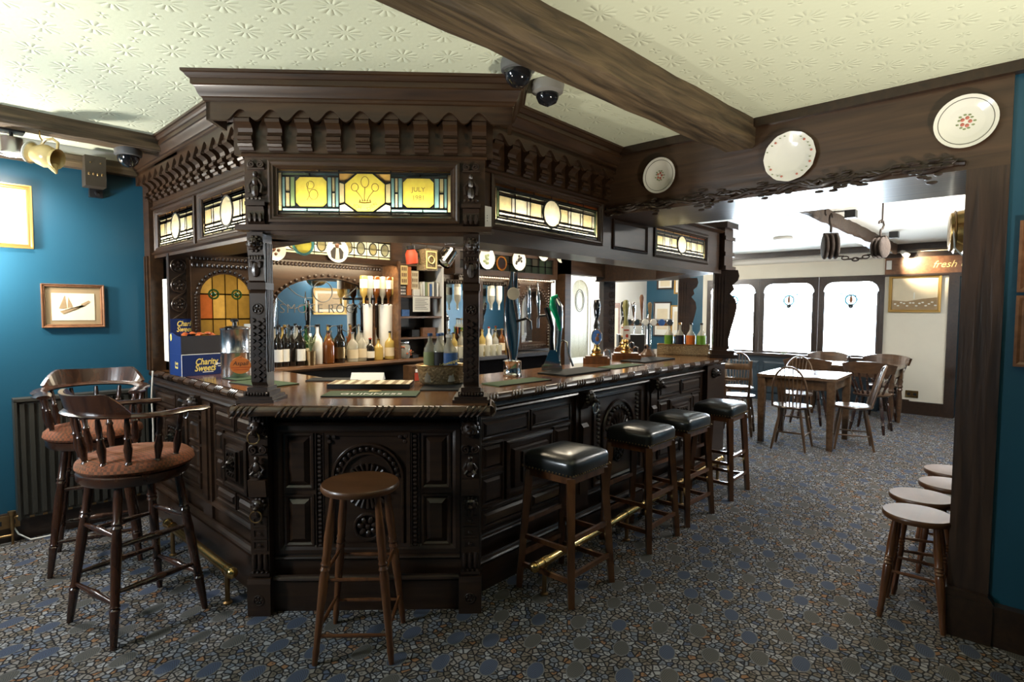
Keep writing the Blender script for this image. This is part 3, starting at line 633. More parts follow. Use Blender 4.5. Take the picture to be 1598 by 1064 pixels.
arch.tube([(-.185, .012, .35)]+[(-.185*math.cos(a), .012, .70+.185*math.sin(a)) for a in [k*PI/20 for k in range(21)]]+[(.185, .012, .35)], .009, 6)
arch.tube([(-.135*math.cos(a), .012, .70+.135*math.sin(a)) for a in [k*PI/20 for k in range(21)]], .007, 6)
ar = obj('arch_moulding', arch, DK, bf)
m = MB()
for k in range(15): a = PI*(k+.5)/15; m.ball((-.160*math.cos(a), .010, .70+.160*math.sin(a)), .013, .012, .013, 8, 4)
for s in (-1, 1):
    for (dx, dz) in ((.20, .90), (.175, .925), (.205, .93)): m.ball((s*dx, .012, dz), .014, .008, .012, 6, 4)
obj('arch_beads', m, DK2, bf)
m = MB()
for k in range(24):
    a = 2*PI*k/24; r0, r1 = .035, .125
    m.turn((r0*math.cos(a), .014, .66+r0*math.sin(a)), (r1*math.cos(a), .010, .66+r1*math.sin(a)), [(0, .003), (.7, .009), (.95, .011), (1, .004)], 6)
m.ball((0, .01, .66), .030, .02, .030); rosette(m, 0, .008, .44, .07, 7)
obj('sunburst_carving', m, DK2, bf)
carved_pilaster(bf, -.548, -.045, .095, True); carved_pilaster(bf, .548, -.045, .095, False, False)

# ---- left side of the bar (local x = 5.15 - Y)
bl = thing('bar_counter', 'dark panelled oak bar side running back to the teal wall', 'bar counter', F_LEFT)
obj('carcass', MB().box(0, 1.93, 0, .28, 0, 1.06), DK, bl, 0)
obj('plinth', MB().box(0, 2.0, -.045, 0, 0, .20), DK, bl, 0); moulding(bl, 0, 2.0, .20, -.01, .045, .035); moulding(bl, 0, 2.0, .33, 0, .035, .028); moulding(bl, 0, 2.0, 1.0, 0, .05, .03)
jacobean_panel(bl, .10, 1.08, .37, 1.0, 0); jacobean_panel(bl, 1.32, 2.0, .37, 1.0, 0)
obj('pilaster', MB().box(1.12, 1.28, -.018, 0, .2, 1.0).box(1.16, 1.24, -.03, -.018, .36, .96), DK, bl, 20)
m = MB(); lion_head(m, 1.10, -.05, .985, 1.1); m.prismx([(-.0, .88), (-.02, .90), (-.06, .95), (-.07, 1.03), (0, 1.03)], 1.06, 1.14); obj('lion_bracket', m, DK2, bl)
obj('ring_pull', MB().tube([(1.10+.012*math.cos(a), -.105+.014*math.cos(a), .93+.040*math.sin(a)) for a in [2*PI*k/22 for k in range(22)]], .005, 6, True), STEEL, bl)

# ---- right side of the bar (local x = X - 2.1)
br = thing('bar_counter', 'long dark panelled oak bar side behind the leather stools', 'bar counter', F_RIGHT)
YF = .05
obj('carcass', MB().box(.14, 3.3, YF, .30, 0, 1.06), DK, br, 0)
obj('plinth', MB().box(.08, 3.4, -.03, YF, 0, .15), DK, br, 0); moulding(br, .08, 3.4, .15, 0, .035, .03); moulding(br, .08, 3.4, .255, YF, .03, .022); moulding(br, .08, 3.4, 1.0, YF, .04, .028)
jacobean_panel(br, .14, 1.06, .29, .99, YF); jacobean_panel(br, 2.32, 3.22, .29, .99, YF)
for xc in (1.17, 2.20):
    obj('pilaster', MB().box(xc-.08, xc+.08, YF-.022, YF, .15, 1.0).box(xc-.04, xc+.04, YF-.034, YF-.022, .30, .93), DK, br, 20)
    m = MB(); lion_head(m, xc, YF-.075, .985, 1.1); m.prismx([(YF, .87), (YF-.03, .90), (YF-.065, .95), (YF-.08, 1.03), (YF, 1.03)], xc-.045, xc+.045); m.prismx([(YF-.02, .60), (YF-.05, .62), (YF-.055, .78), (YF-.02, .82)], xc-.035, xc+.035); obj('lion_bracket', m, DK2, br)
    if xc < 2: obj('ring_pull', MB().torus((xc, YF-.13, .925), .036, .005, n=22), STEEL, br)
m = MB(); m.ring4(1.33, 2.04, .30, .98, YF, .03, [(0, 0), (0, .014), (.6, .018), (1, .004)])
m.tube([(1.46, YF-.01, .40)]+[(1.685-.225*math.cos(a), YF-.01, .68+.225*math.sin(a)) for a in [k*PI/20 for k in range(21)]]+[(1.91, YF-.01, .40)], .012, 6)
obj('arch_moulding', m, DK, br)
m = MB()
for k in range(13): a = PI*(k+.5)/13; m.ball((1.685-.175*math.cos(a), YF-.012, .68+.175*math.sin(a)), .017, .014, .017, 8, 4)
for k in range(9):
    a = PI*(k+.5)/9; m.turn((1.685, YF-.012, .62), (1.685-.14*math.cos(a), YF-.012, .68+.13*math.sin(a)), [(0, .004), (.8, .012), (1, .004)], 6)
rosette(m, 1.685, YF-.012, .50, .07, 7)
for s in (-1, 1):
    for k in range(18): m.ball((1.685+s*.285, YF-.01, .36+.033*k), .018, .012, .014, 6, 4)
obj('arch_carving', m, DK2, br)
# end pier of the right side
obj('end_pier', MB().box(3.28, 3.72, YF-.05, .34, 0, 1.06).box(3.26, 3.74, YF-.07, .36, 0, .17), DK, br, 0)
m = MB(); lion_head(m, 3.42, YF-.055, .985, 1.1); rosette(m, 3.55, YF-.055, .98, .04); obj('carved_boss', m, DK2, br)
# chamfered far end of the bar
be = thing('bar_counter', 'dark angled bar end beyond the last leather stool', 'bar counter', F_END)
obj('carcass', MB().box(.06, 1.40, .06, .34, 0, 1.06), DK, be, 0); obj('plinth', MB().box(.06, 1.40, .02, .06, 0, .17), DK, be, 0)
for k in range(2):
    m = MB().frus(.14+.62*k, .70+.62*k, .3, .95, .06, .02, .03); obj('raised_panel', m, DK, be, 25)

# ---- counter top with its rope-carved edge, one continuous worktop
ct = thing('counter_top', 'polished brown bar counter top with rope carved edge', 'counter top')
def loc2(M, x, y): v = M @ Vector((x, y, 0)); return (v.x, v.y)
outer = [(1.345, 5.15), loc2(F_LEFT, 2.03, .005), loc2(F_FRONT, -.63, .06), loc2(F_FRONT, -.63, -.155), loc2(F_FRONT, .65, -.155), loc2(F_FRONT, .65, .06), loc2(F_RIGHT, .12, .005), loc2(F_RIGHT, 3.72, .005), loc2(F_END, .06, .02), loc2(F_END, 1.42, .02)]
inner = [(6.2, 3.75), (5.35, 3.12), (2.28, 3.05), (2.02, 3.32), (2.0, 4.60), (1.63, 4.60), (1.63, 5.15)]
obj('top', MB().slab(outer+inner, 1.065, 1.118), TOPW, ct, 0)
def rope(name, p0, p1, parent, n=None):
    p0, p1 = Vector((*p0, 1.092)), Vector((*p1, 1.092)); d = p1-p0; L = d.length; d.normalize(); side = Vector((d.y, -d.x, 0))
    m = MB(); M = Matrix((Vector((d.x, d.y, 0)), -side, Vector((0, 0, 1)))).transposed().to_4x4(); M.translation = p0
    prof = [(.012, -.026), (-.008, -.026), (-.020, -.016), (-.026, 0), (-.020, .016), (-.008, .026), (.012, .026)]
    m.prismx(prof, 0, L, M)
    n = n or int(L/.028)
    for k in range(n):
        if (k//4) % 2: continue                              # ropes come in bundles of four strands, plain leaf between
        x = L*(k+.5)/n
        m.tube([M @ Vector((x-.022, -.010, -.026)), M @ Vector((x-.008, -.026, -.010)), M @ Vector((x+.008, -.027, .008)), M @ Vector((x+.024, -.010, .026))], .0062, 5)
    return obj(name, m, ROPE, parent, 40)
for a, b in zip(outer[:-1], outer[1:]):
    rope('rope_edge', a, b, ct)

# ---- columns standing on the counter
def fluted_column(root, x0, x1, y0, y1, z0, z1, side):
    obj('shaft', MB().box(x0, x1, y0, y1, z0, z1), DK, root, 20)
    m = MB()
    for k in range(4):
        y = y0+(y1-y0)*(k+.5)/4
        m.box(side*.0+(x1 if side > 0 else x0-.004), (x1+.004 if side > 0 else x0), y-.006, y+.006, z0+.08, z1-.06)
    obj('fluting', m, DK2, root, 20)
def front_column(x, label):
    r = thing('bar_column', label, 'column', F_FRONT @ Matrix.Translation((x, 0, 0)))
    m = MB(); 
    for (h, a, b) in ((.095, 1.118, 1.135), (.085, 1.135, 1.15), (.066, 1.15, 1.175), (.052, 1.175, 1.195)):
        m.box(-h, h, -.03-(h-.04)*.8, .08+(h-.04)*.8, a, b)
    leafrow(m, -.06, .06, -.058, 1.163, 8, .008, .009); obj('base', m, DK2, r, 20)
    fluted_column(r, -.040, .040, 0, .085, 1.19, 2.0, 1 if x < 0 else -1)
    m = MB().prismx([(0, 1.20), (-.014, 1.22), (-.018, 1.36), (-.010, 1.5), (-.016, 1.62), (-.018, 1.68), (0, 1.70)], -.040, .040)
    for k in range(9):
        z = 1.235+.036*k; M = Matrix.Translation((0, -.018, z)) @ Matrix.Rotation(PI/4, 4, 'Y'); m.box(-.011, .011, -.004, .004, -.011, .011, M)
        for s in (-1, 1): M = Matrix.Translation((s*.026, -.016, z+.018)) @ Matrix.Rotation(PI/4, 4, 'Y'); m.box(-.008, .008, -.004, .004, -.008, .008, M)
    rosette(m, 0, -.018, 1.60, .026); obj('carved_shaft', m, DK2, r, 30)
    obj('collar', MB().box(-.046, .046, -.026, .085, 1.70, 1.735), DK, r, 20)
    m = MB().prismx([(0, 1.735), (-.02, 1.745), (-.03, 1.80), (-.022, 1.86), (-.034, 1.90), (-.036, 1.99), (0, 1.99)], -.040, .040)
    for k in range(5): m.ball((-.028+.014*k, -.034, 1.862), .009, .010, .012, 6, 4)
    m.ball((0, -.03, 1.80), .022, .016, .04); m.ball((-.02, -.03, 1.825), .014, .012, .02, 6, 4); m.ball((.02, -.03, 1.825), .014, .012, .02, 6, 4)
    lion_head(m, 0, -.03, 1.93, .9); obj('carved_capital', m, DK2, r, 30)
    return r
front_column(-.55, 'carved black oak column beside the steel urn, left corner of bar')
front_column(.55, 'carved black oak column beside the planter, right corner of bar')
def scroll_column(M, label):
    r = thing('bar_column', label, 'column', M)
    obj('base', MB().box(-.11, .16, -.11, .11, 1.118, 1.16).box(-.09, .13, -.09, .09, 1.16, 1.20), DK, r, 20)
    obj('shaft', MB().box(-.075, .06, -.075, .075, 1.20, 2.02), DK, r, 20)
    m = MB()
    for k in range(4): m.box(-.065+.03*k, -.050+.03*k, -.080, -.075, 1.24, 1.95)
    obj('fluting', m, DK2, r, 20)
    prof = [(.06, 1.20), (.085, 1.22), (.075, 1.30), (.10, 1.42), (.135, 1.56), (.150, 1.64), (.135, 1.72), (.10, 1.76), (.085, 1.78), (.12, 1.82), (.105, 1.87), (.15, 1.91), (.165, 1.96), (.15, 2.02), (.06, 2.02)]
    obj('scroll_bracket', MB().prism(prof, -.06, .06), DK, r, 25)
    return r
cB = scroll_column(T(5.80, 2.45, 0, math.radians(-60)), 'dark fluted column with scroll bracket at the near end of the bar')
cC = dup(cB, T(6.86, 3.38, 0, math.radians(-60)), 'dark scroll bracket column at the far back corner of the bar, left of windows')

# ---- canopy over the bar: face boards, leaded lights, corbels, scalloped valance, cornice
def came(mb, poly, y, w_=.005):
    n = len(poly)
    for i in range(n):
        a, b = poly[i], poly[(i+1) % n]; mb.bar((a[0], y, a[1]), (b[0], y, b[1]), w_, .009)
def leaded(root, panes, y, name='leaded_light'):
    mb = MB()
    for poly, mat in panes: came(mb, poly, y)
    g = obj(name, mb, LEAD, root, 0)
    for poly, mat in panes: obj('pane', MB().sheet(poly, y-.002, y+.002), mat, g, 0)
    return g
def rect(x0, x1, z0, z1): return [(x0, z0), (x1, z0), (x1, z1), (x0, z1)]
def cut(x0, x1, z0, z1, c): return [(x0+c, z0), (x1-c, z0), (x1, z0+c), (x1, z1-c), (x1-c, z1), (x0+c, z1), (x0, z1-c), (x0, z0+c)]
def ellipse(xc, zc, a, b, n=24): return [(xc+a*math.cos(2*PI*k/n), zc+b*math.sin(2*PI*k/n)) for k in range(n)]
def front_light(root, x0, x1, z0, z1, y):
    W_, H_ = x1-x0, z1-z0
    X = lambda u: x0+W_*u
    Z = lambda v: z1-H_*v
    P = []
    R = lambda a, b, c, d, m: P.append((rect(X(a), X(b), Z(d), Z(c)), m))
    for a, b in ((0, .235), (.235, .35), (.35, .65), (.65, .765), (.765, 1)): R(a, b, 0, .075, G_AMB)
    for a, b in ((0, .235), (.235, .35), (.35, .65), (.65, .765), (.765, 1)): R(a, b, .925, 1, G_PALE)
    R(0, .022, .075, .925, G_TAN); R(.978, 1, .075, .925, G_TAN)
    for s in (0, 1):
        f = (lambda u: u) if s == 0 else (lambda u: 1-u)
        def RR(a, b, c, d, m):
            p, q = sorted((f(a), f(b))); R(p, q, c, d, m)
        RR(.022, .18, .075, .16, G_GRN if s == 0 else G_TEAL); RR(.18, .35, .075, .16, G_TEAL)
        RR(.022, .165, .835, .925, G_TEAL); RR(.165, .35, .835, .925, G_TEAL)
        RR(.022, .042, .16, .835, G_TEAL); RR(.042, .068, .16, .50, G_TAN); RR(.042, .068, .50, .835, G_TAN); RR(.308, .328, .16, .50, G_TAN); RR(.308, .328, .50, .835, G_CRM)
        RR(.328, .35, .16, .835, G_TEAL); RR(.068, .098, .16, .835, G_TEAL if s else G_GRN); RR(.282, .308, .16, .835, G_TEAL)
        p, q = sorted((f(.098), f(.282))); P.append((cut(X(p), X(q), Z(.835), Z(.16), .022), G_YEL))
    xa, xb = X(.35), X(.65); c = .055
    octo = [(X(.455), Z(.925)), (X(.545), Z(.925)), (X(.618), Z(.73)), (X(.618), Z(.30)), (X(.545), Z(.075)), (X(.455), Z(.075)), (X(.382), Z(.30)), (X(.382), Z(.73))]
    P.append((octo, G_YEL))
    P.append(([(xa, Z(.075)), (X(.455), Z(.075)), (X(.382), Z(.30)), (xa, Z(.27))], G_AMB)); P.append(([(xb, Z(.27)), (X(.618), Z(.30)), (X(.545), Z(.075)), (xb, Z(.075))], G_AMB))
    P.append(([(xa, Z(.27)), (X(.382), Z(.30)), (X(.382), Z(.73)), (xa, Z(.76))], G_TAN)); P.append(([(xb, Z(.76)), (X(.618), Z(.73)), (X(.618), Z(.30)), (xb, Z(.27))], G_TAN))
    P.append(([(xa, Z(.76)), (X(.382), Z(.73)), (X(.455), Z(.925)), (xa, Z(.925))], G_CRM)); P.append(([(xb, Z(.925)), (X(.545), Z(.925)), (X(.618), Z(.73)), (xb, Z(.76))], G_CRM))
    g = leaded(root, P, y)
    xm, zm = X(.5), Z(.5)
    FEA = G_TAN
    m = MB()
    for dx, dz, w_, h_ in ((0, .055, .020, .028), (-.052, .028, .018, .020), (.052, .028, .018, .020)): m.tube([(xm+dx+w_*math.cos(a), y-.004, zm+dz+h_*math.sin(a)) for a in [2*PI*k/14 for k in range(14)]], .0016, 4, True)
    obj('painted_feather', m, OLDBR, g)
    m = MB().tube([(xm-.046, y-.005, zm+.01), (xm-.022, y-.005, zm-.02), (xm-.008, y-.005, zm-.045)], .0018, 4).tube([(xm+.046, y-.005, zm+.012), (xm+.022, y-.005, zm-.018), (xm+.008, y-.005, zm-.045)], .0018, 4).tube([(xm, y-.005, zm+.03), (xm-.004, y-.005, zm-.045)], .0018, 4)
    m.tube([(xm-.032, y-.005, zm-.048), (xm, y-.005, zm-.052), (xm+.032, y-.005, zm-.048)], .003, 4)
    for k in range(5): m.ball((xm-.026+.013*k, y-.005, zm-.040), .004, .002, .006, 6, 4)
    obj('painted_coronet', m, OLDBR, g)
    front_text('motto', 'ICH', .026, OLDBR, g, xm-.040, y-.004, zm-.072, tilt=-.3); front_text('motto', 'DIEN', .026, OLDBR, g, xm+.036, y-.004, zm-.070, tilt=.6)
    front_text('lettering', 'JULY', .034, OLDBR, g, X(.81), y-.004, Z(.42), extrude=.0003); front_text('lettering', '1981', .034, OLDBR, g, X(.81), y-.004, Z(.60), extrude=.0003)
    m = MB(); xm = X(.19); m.tube([(xm+.012*math.cos(a)*1.6-.004, y-.004, zm+.036+.020*math.sin(a)) for a in [2.2+k*.32 for k in range(20)]], .0014, 4)
    m.tube([(xm-.012, y-.004, zm+.05), (xm-.020, y-.004, zm+.02), (xm-.008, y-.004, zm-.015), (xm-.022, y-.004, zm-.04)], .0014, 4); m.tube([(xm+.012+.022*math.cos(a), y-.004, zm-.012+.026*math.sin(a)) for a in [2*PI*k/18 for k in range(19)]], .0014, 4)
    obj('monogram', m, OLDBR, g); return g
def brick_light(root, x0, x1, z0, z1, y, warm=True, tall=3):
    W_, H_ = x1-x0, z1-z0; X = lambda u: x0+W_*u; Z = lambda v: z1-H_*v; P = []
    R = lambda a, b, c, d, m: P.append((rect(X(a), X(b), Z(d), Z(c)), m))
    n = max(3, int(round(W_/.17)))
    for k in range(n): R(k/n, (k+1)/n, 0, .11, G_AMB if k < n*.6 or not warm else G_RED)
    R(0, .02, .11, .93, G_TAN); R(.98, 1, .11, .93, G_TAN)
    for a, b in ((.02, .5), (.5, .98)): R(a, b, .11, .17, G_GRN if warm else G_TEAL)
    R(.02, .036, .17, .86, G_GRN); R(.964, .98, .17, .86, G_GRN)
    cx = .5; cw = .085*(1.08/W_) if W_ > .6 else .12
    n2 = max(4, int(round(W_/.15)))
    for k in range(n2):
        a, b = .036+.928*k/n2, .036+.928*(k+1)/n2; R(a, b, .17, .29, G_CRM)
    for k in range(n2):
        a, b = .036+.928*k/n2, .036+.928*(k+1)/n2; R(a, a+(b-a)*.78, .29, .70, G_CRM if k % 2 else G_TAN); R(a+(b-a)*.78, b, .29, .70, G_PALE)
    for k in range(n2):
        a, b = .036+.928*k/n2, .036+.928*(k+1)/n2; R(a, b, .70, .80, G_PALE)
    for k in range(n2):
        a, b = max(.036, .036+.928*(k-.5)/n2), min(.964, .036+.928*(k+.5)/n2); R(a, b, .80, .93 if False else .86, G_PALE)
    for k in range(n2): a, b = k/n2, (k+1)/n2; R(a, b, .93, 1, G_CRM)
    R(.02, .5, .86, .93, G_PALE); R(.5, .98, .86, .93, G_PALE)
    A, B, xc_, zc_ = (W_*cw if W_ > .6 else .06), H_*.38, X(cx), Z(.50); Q = []
    for poly, mt in P:                                       # cut the panes back to the oval
        a, b = poly[0][0], poly[1][0]; c, e = poly[0][1], poly[2][1]
        zs = [c+(e-c)*i/6 for i in range(7)]; hw = [A*math.sqrt(max(0, 1-((z-zc_)/B)**2)) for z in zs]
        if max(hw) == 0 or b <= xc_-max(hw) or a >= xc_+max(hw): Q.append((poly, mt)); continue
        if a < xc_-max(hw)+.004: Q.append(([(a, c)]+[(max(a, min(b, xc_-h_)), z) for z, h_ in zip(zs, hw)]+[(a, e)], mt))
        if b > xc_+max(hw)-.004: Q.append(([(b, e)]+[(min(b, max(a, xc_+h_)), z) for z, h_ in list(zip(zs, hw))[::-1]]+[(b, c)], mt))
    g = leaded(root, Q, y)
    el = ellipse(xc_, zc_, A, B)
    mb = MB(); came(mb, el, y-.008, .006); obj('oval_came', mb, LEAD, g, 0)
    obj('pane', MB().sheet(el, y-.008, y-.004), G_CRM, g, 0); return g
CORB = [(0, 2.405), (-.018, 2.405), (-.022, 2.418), (-.034, 2.420), (-.040, 2.432), (-.030, 2.440), (-.030, 2.448), (-.044, 2.452), (-.046, 2.468), (-.034, 2.476), (-.026, 2.492), (-.032, 2.510), (-.050, 2.525), (-.066, 2.532), (-.068, 2.548), (-.060, 2.556), (-.060, 2.60), (0, 2.60)]
CPROF = [(.08, 2.62), (.090, 2.624), (.092, 2.636), (.100, 2.640), (.108, 2.655), (.114, 2.674), (.122, 2.686), (.130, 2.690), (.130, 2.714), (.138, 2.716), (.146, 2.724), (.150, 2.735), (.160, 2.738), (.162, 2.752)]
corb_src = None
def corbels(root, xs, y):
    global corb_src
    for x in xs:
        if corb_src is None: corb_src = obj('corbel', MB().prismx(CORB, -.036, .036), CANW, root, 25, Matrix.Translation((x, y, 0)))
        else: inst('corbel', corb_src, root, Matrix.Translation((x, y, 0)))
def valance(root, xs, y, x0, x1, ztop=2.625):
    """scalloped board: an ogee arch over every corbel, a cusp between"""
    d = (xs[1]-xs[0])/2; bot = []
    for x in xs:
        for k in range(-8, 9):
            u = k/8; z = 2.588-.054*(.5-.5*math.cos(PI*abs(u)))
            bot.append((max(x0, min(x1, x+u*d)), z))
    poly = [(x0, ztop)]+[(x0, bot[0][1])]+bot+[(x1, bot[-1][1]), (x1, ztop)]
    mb = MB(); vs = []; 
    # quads column by column so that the strip triangulates cleanly
    pts = [(x0, bot[0][1])]+bot+[(x1, bot[-1][1])]
    for (a, b) in zip(pts[:-1], pts[1:]):
        if b[0]-a[0] < 1e-5: continue
        mb.add([(a[0], y, a[1]), (b[0], y, b[1]), (b[0], y, ztop), (a[0], y, ztop), (a[0], y+.02, a[1]), (b[0], y+.02, b[1]), (b[0], y+.02, ztop), (a[0], y+.02, ztop)], [(0, 1, 2, 3), (7, 6, 5, 4), (4, 5, 1, 0), (3, 2, 6, 7)])
    return obj('scalloped_valance', mb, CANW, root, 30)
def face(root, x0, x1, z0, z1, y, lights, d=.03):
    """boards round the openings; lights = [(gx0, gx1, gz0, gz1)]"""
    gz0 = min(l[2] for l in lights); gz1 = max(l[3] for l in lights)
    obj('bottom_rail', MB().box(x0, x1, y, y+d, z0, gz0), CANW, root, 0); obj('top_rail', MB().box(x0, x1, y, y+d, gz1, z1), CANW, root, 0)
    x = x0
    for (a, b, c, e) in lights: obj('stile', MB().box(x, a, y, y+d, gz0, gz1), CANW, root, 0); x = b
    obj('stile', MB().box(x, x1, y, y+d, gz0, gz1), CANW, root, 0)
    for (a, b, c, e) in lights:
        obj('light_frame', MB().ring4(a-.045, b+.045, c-.038, e+.038, y, .045, [(0, 0), (0, .012), (.25, .018), (.45, .012), (.6, .012), (.75, .004), (1, -.012), (1, -.028)]), CANW, root, 25)
def box_back(root, x0, x1, y, z0, z1, dep):
    obj('soffit', MB().box(x0, x1, y, y+dep, z0-.018, z0), CANW, root, 0); obj('back_board', MB().box(x0, x1, y+dep-.02, y+dep, z0, z1), CANW, root, 0); obj('top_board', MB().box(x0, x1, y+.03, y+dep, z1-.01, z1+.01), CANW, root, 0)
def strip(name, M, x0, x1, y, z, power, col=(1, .88, .62)):
    o = lamp(name, 'AREA', (0, 0, 0), power, col, size=x1-x0, size_y=.03)
    d = Vector((0, -.8, .45)).normalized()
    R_ = Matrix((Vector((1, 0, 0)), d.cross(Vector((1, 0, 0))), -d)).transposed()   # lamp shines along its -Z
    R_ = Matrix((Vector((1, 0, 0)), (-d).cross(Vector((1, 0, 0))), -d)).transposed().to_4x4()
    o.matrix_world = M @ Matrix.Translation(((x0+x1)/2, y, z)) @ R_
    return o

cf = thing('bar_canopy', 'front canopy of the bar with the JULY 1981 stained glass', 'canopy', F_FRONT)
face(cf, -.61, .62, 2.03, 2.385, 0, [(-.445, .443, 2.084, 2.322)])
box_back(cf, -.58, .58, 0, 2.0, 2.40, .30); obj('ledge', MB().box(-.645, .655, -.045, .06, 2.0, 2.028), CANW, cf, 0)
front_light(cf, -.445, .443, 2.084, 2.322, .012)
moulding(cf, -.62, .63, 2.375, 0, .025, .018, mat=CANW)
obj('upper_board', MB().box(-.66, .66, 0, .03, 2.385, 2.63), CANW, cf, 0)
xs = [-.59+.1475*k for k in range(9)]
corbels(cf, xs, 0); valance(cf, xs, -.08, -.757, .757); 
obj('valance_return', MB().box(-.757, -.737, -.08, .10, 2.535, 2.62).box(.737, .757, -.08, .10, 2.535, 2.62).box(-.757, .757, -.06, .18, 2.605, 2.62), CANW, cf, 0)
mb = MB(); vs = []; fs = []
for (o_, z) in CPROF:
    e = .757+o_-.08; vs += [(-e, .22, z), (-e, -o_, z), (e, -o_, z), (e, .22, z)]
for k in range(len(CPROF)-1):
    for j in range(3): a = 4*k+j; fs.append((a, a+1, a+5, a+4))
fs.append((0, 3, 2, 1)); fs.append(tuple(4*(len(CPROF)-1)+j for j in range(4)))
mb.add(vs, fs); obj('cornice', mb, CANW, cf, 25)
for s in (-1, 1):
    m = MB(); x = s*.548
    m.prismx([(0, 2.03), (-.012, 2.035), (-.03, 2.06), (-.022, 2.10), (-.034, 2.12), (0, 2.13)], x-.042, x+.042)
    for k in (-1, 0, 1): m.ball((x+k*.026, -.030, 2.065), .011, .012, .026, 6, 4)
    m.box(x-.05, x+.05, -.036, 0, 2.125, 2.145)
    for k in range(4): m.ball((x-.03+.02*k, -.036, 2.16), .009, .008, .009, 6, 4)
    m.ball((x, -.012, 2.20), .024, .024, .034); m.ball((x, -.018, 2.25), .018, .018, .024); m.ball((x, -.020, 2.285), .014, .014, .016)
    for q in (-1, 1): m.tube([(x+q*.014, -.02, 2.26), (x+q*.034, -.02, 2.23), (x+q*.028, -.024, 2.19)], .008, 6); scroll(m, x+q*.022, -.014, 2.335, .018, -q)
    m.box(x-.044, x+.044, -.016, 0, 2.31, 2.318); obj('carved_console', m, DK2, cf, 35)
strip('canopy_tube_front', F_FRONT, -.44, .44, .09, 2.06, 3.8)

cl = thing('bar_canopy', 'left canopy of the bar with two leaded lights beside the teal wall', 'canopy', F_LEFT)
L1, L2 = (.245, 1.02, 2.06, 2.30), (1.165, 1.955, 2.06, 2.30)
face(cl, 0, 2.03, 2.0, 2.385, 0, [L1, L2]); box_back(cl, 0.02, 2.05, 0, 2.0, 2.40, .28)
brick_light(cl, *L1, .012, False); brick_light(cl, *L2, .012, False)
moulding(cl, 0, 2.03, 2.345, 0, .03, .022, mat=CANW); moulding(cl, 0, 2.03, 2.005, 0, .025, .02, mat=CANW); obj('upper_board', MB().box(0, 2.06, 0, .03, 2.385, 2.76), CANW, cl, 0)
xs = [.11+.136*k for k in range(14)]
corbels(cl, xs, 0); valance(cl, xs, -.08, .02, 1.95); obj('cornice', MB().prismx([(-o_, z) for o_, z in CPROF]+[(0, 2.752), (0, 2.62)], .02, 2.05), CANW, cl, 25)
obj('valance_top', MB().box(.02, 1.95, -.08, 0, 2.60, 2.625), CANW, cl, 0)
strip('canopy_tube_left', F_LEFT, .25, 1.0, .09, 2.045, 3.8); strip('canopy_tube_left', F_LEFT, 1.17, 1.95, .09, 2.045, 3.8)
obj('wall_post', MB().box(-.0, .14, -.03, .06, 1.118, 2.6).box(.03, .05, -.045, -.03, 1.118, 2.0).box(.09, .11, -.045, -.03, 1.118, 2.0), CANW, cl, 0)

cr_ = thing('bar_canopy', 'right canopy of the bar with one leaded light and corbels, before the beam', 'canopy', F_RIGHT)
L1 = (.262, 1.342, 2.105, 2.34)
face(cr_, .10, 1.46, 2.0, 2.40, .03, [L1]); box_back(cr_, .12, 1.46, .03, 2.0, 2.41, .28); brick_light(cr_, *L1, .042, True)
moulding(cr_, .10, 1.46, 2.38, .03, .03, .022, mat=CANW); obj('upper_board', MB().box(.08, 1.46, .03, .06, 2.40, 2.76), CANW, cr_, 0)
xs = [.22+.150*k for k in range(9)]
corbels(cr_, xs, .03); valance(cr_, xs, -.05, .13, 1.46); obj('valance_top', MB().box(.13, 1.46, -.05, .03, 2.60, 2.625), CANW, cr_, 0)
obj('cornice', MB().prismx([(.03-o_, z) for o_, z in CPROF]+[(.03, 2.752), (.03, 2.62)], .06, 1.45), CANW, cr_, 25)
strip('canopy_tube_right', F_RIGHT, .27, 1.33, .10, 2.085, 6)
cr2 = thing('bar_canopy', 'plain lower canopy with blank panel and leaded light under the beam', 'canopy', F_RIGHT)
L2 = (2.22, 3.23, 2.09, 2.30)
face(cr2, 2.12, 3.66, 2.0, 2.40, .03, [L2]); obj('under_beam_board', MB().box(1.46, 2.12, .03, .06, 2.0, 2.289), CANW, cr2, 0)
obj('blank_panel', MB().ring4(1.53, 2.06, 2.06, 2.285, .03, .03, [(0, 0), (0, .012), (.4, .016), (.7, .006), (1, -.004)]), CANW, cr2, 25)
box_back(cr2, 1.46, 3.66, .03, 2.0, 2.28, .28); brick_light(cr2, *L2, .042, True)
moulding(cr2, 2.17, 3.7, 2.385, .03, .04, .05, mat=CANW)
strip('canopy_tube_right', F_RIGHT, 2.24, 3.21, .10, 2.07, 6)
# end block over the scroll column
m = MB().box(3.58, 3.80, -.02, .22, 2.02, 2.50); m.box(3.56, 3.86, -.05, .25, 2.44, 2.50).box(3.58, 3.84, -.03, .23, 2.32, 2.36).box(3.58, 3.83, -.03, .22, 2.16, 2.20).box(3.57, 3.84, -.04, .24, 2.02, 2.06)
obj('end_block', m, CANW, cr2, 0)
ce = thing('bar_canopy', 'short canopy spanning the two scroll columns at the far bar end', 'canopy', F_END)
obj('face_board', MB().box(.05, 1.42, .05, .10, 2.02, 2.42), CANW, ce, 0); obj('soffit', MB().box(.05, 1.42, .05, .32, 2.0, 2.02), CANW, ce, 0); obj('inner_board', MB().box(.05, 1.42, .28, .32, 2.02, 2.42), CANW, ce, 0)
cz = thing('bar_canopy', 'dark beam over the open back of the bar', 'canopy', T(6.86, 3.42, 0, 0))
obj('face_board', MB().box(-.25, .0, 0, 1.15, 2.02, 2.42), CANW, cz, 0); obj('soffit', MB().box(-.27, .02, 0, 1.15, 2.0, 2.02), CANW, cz, 0)

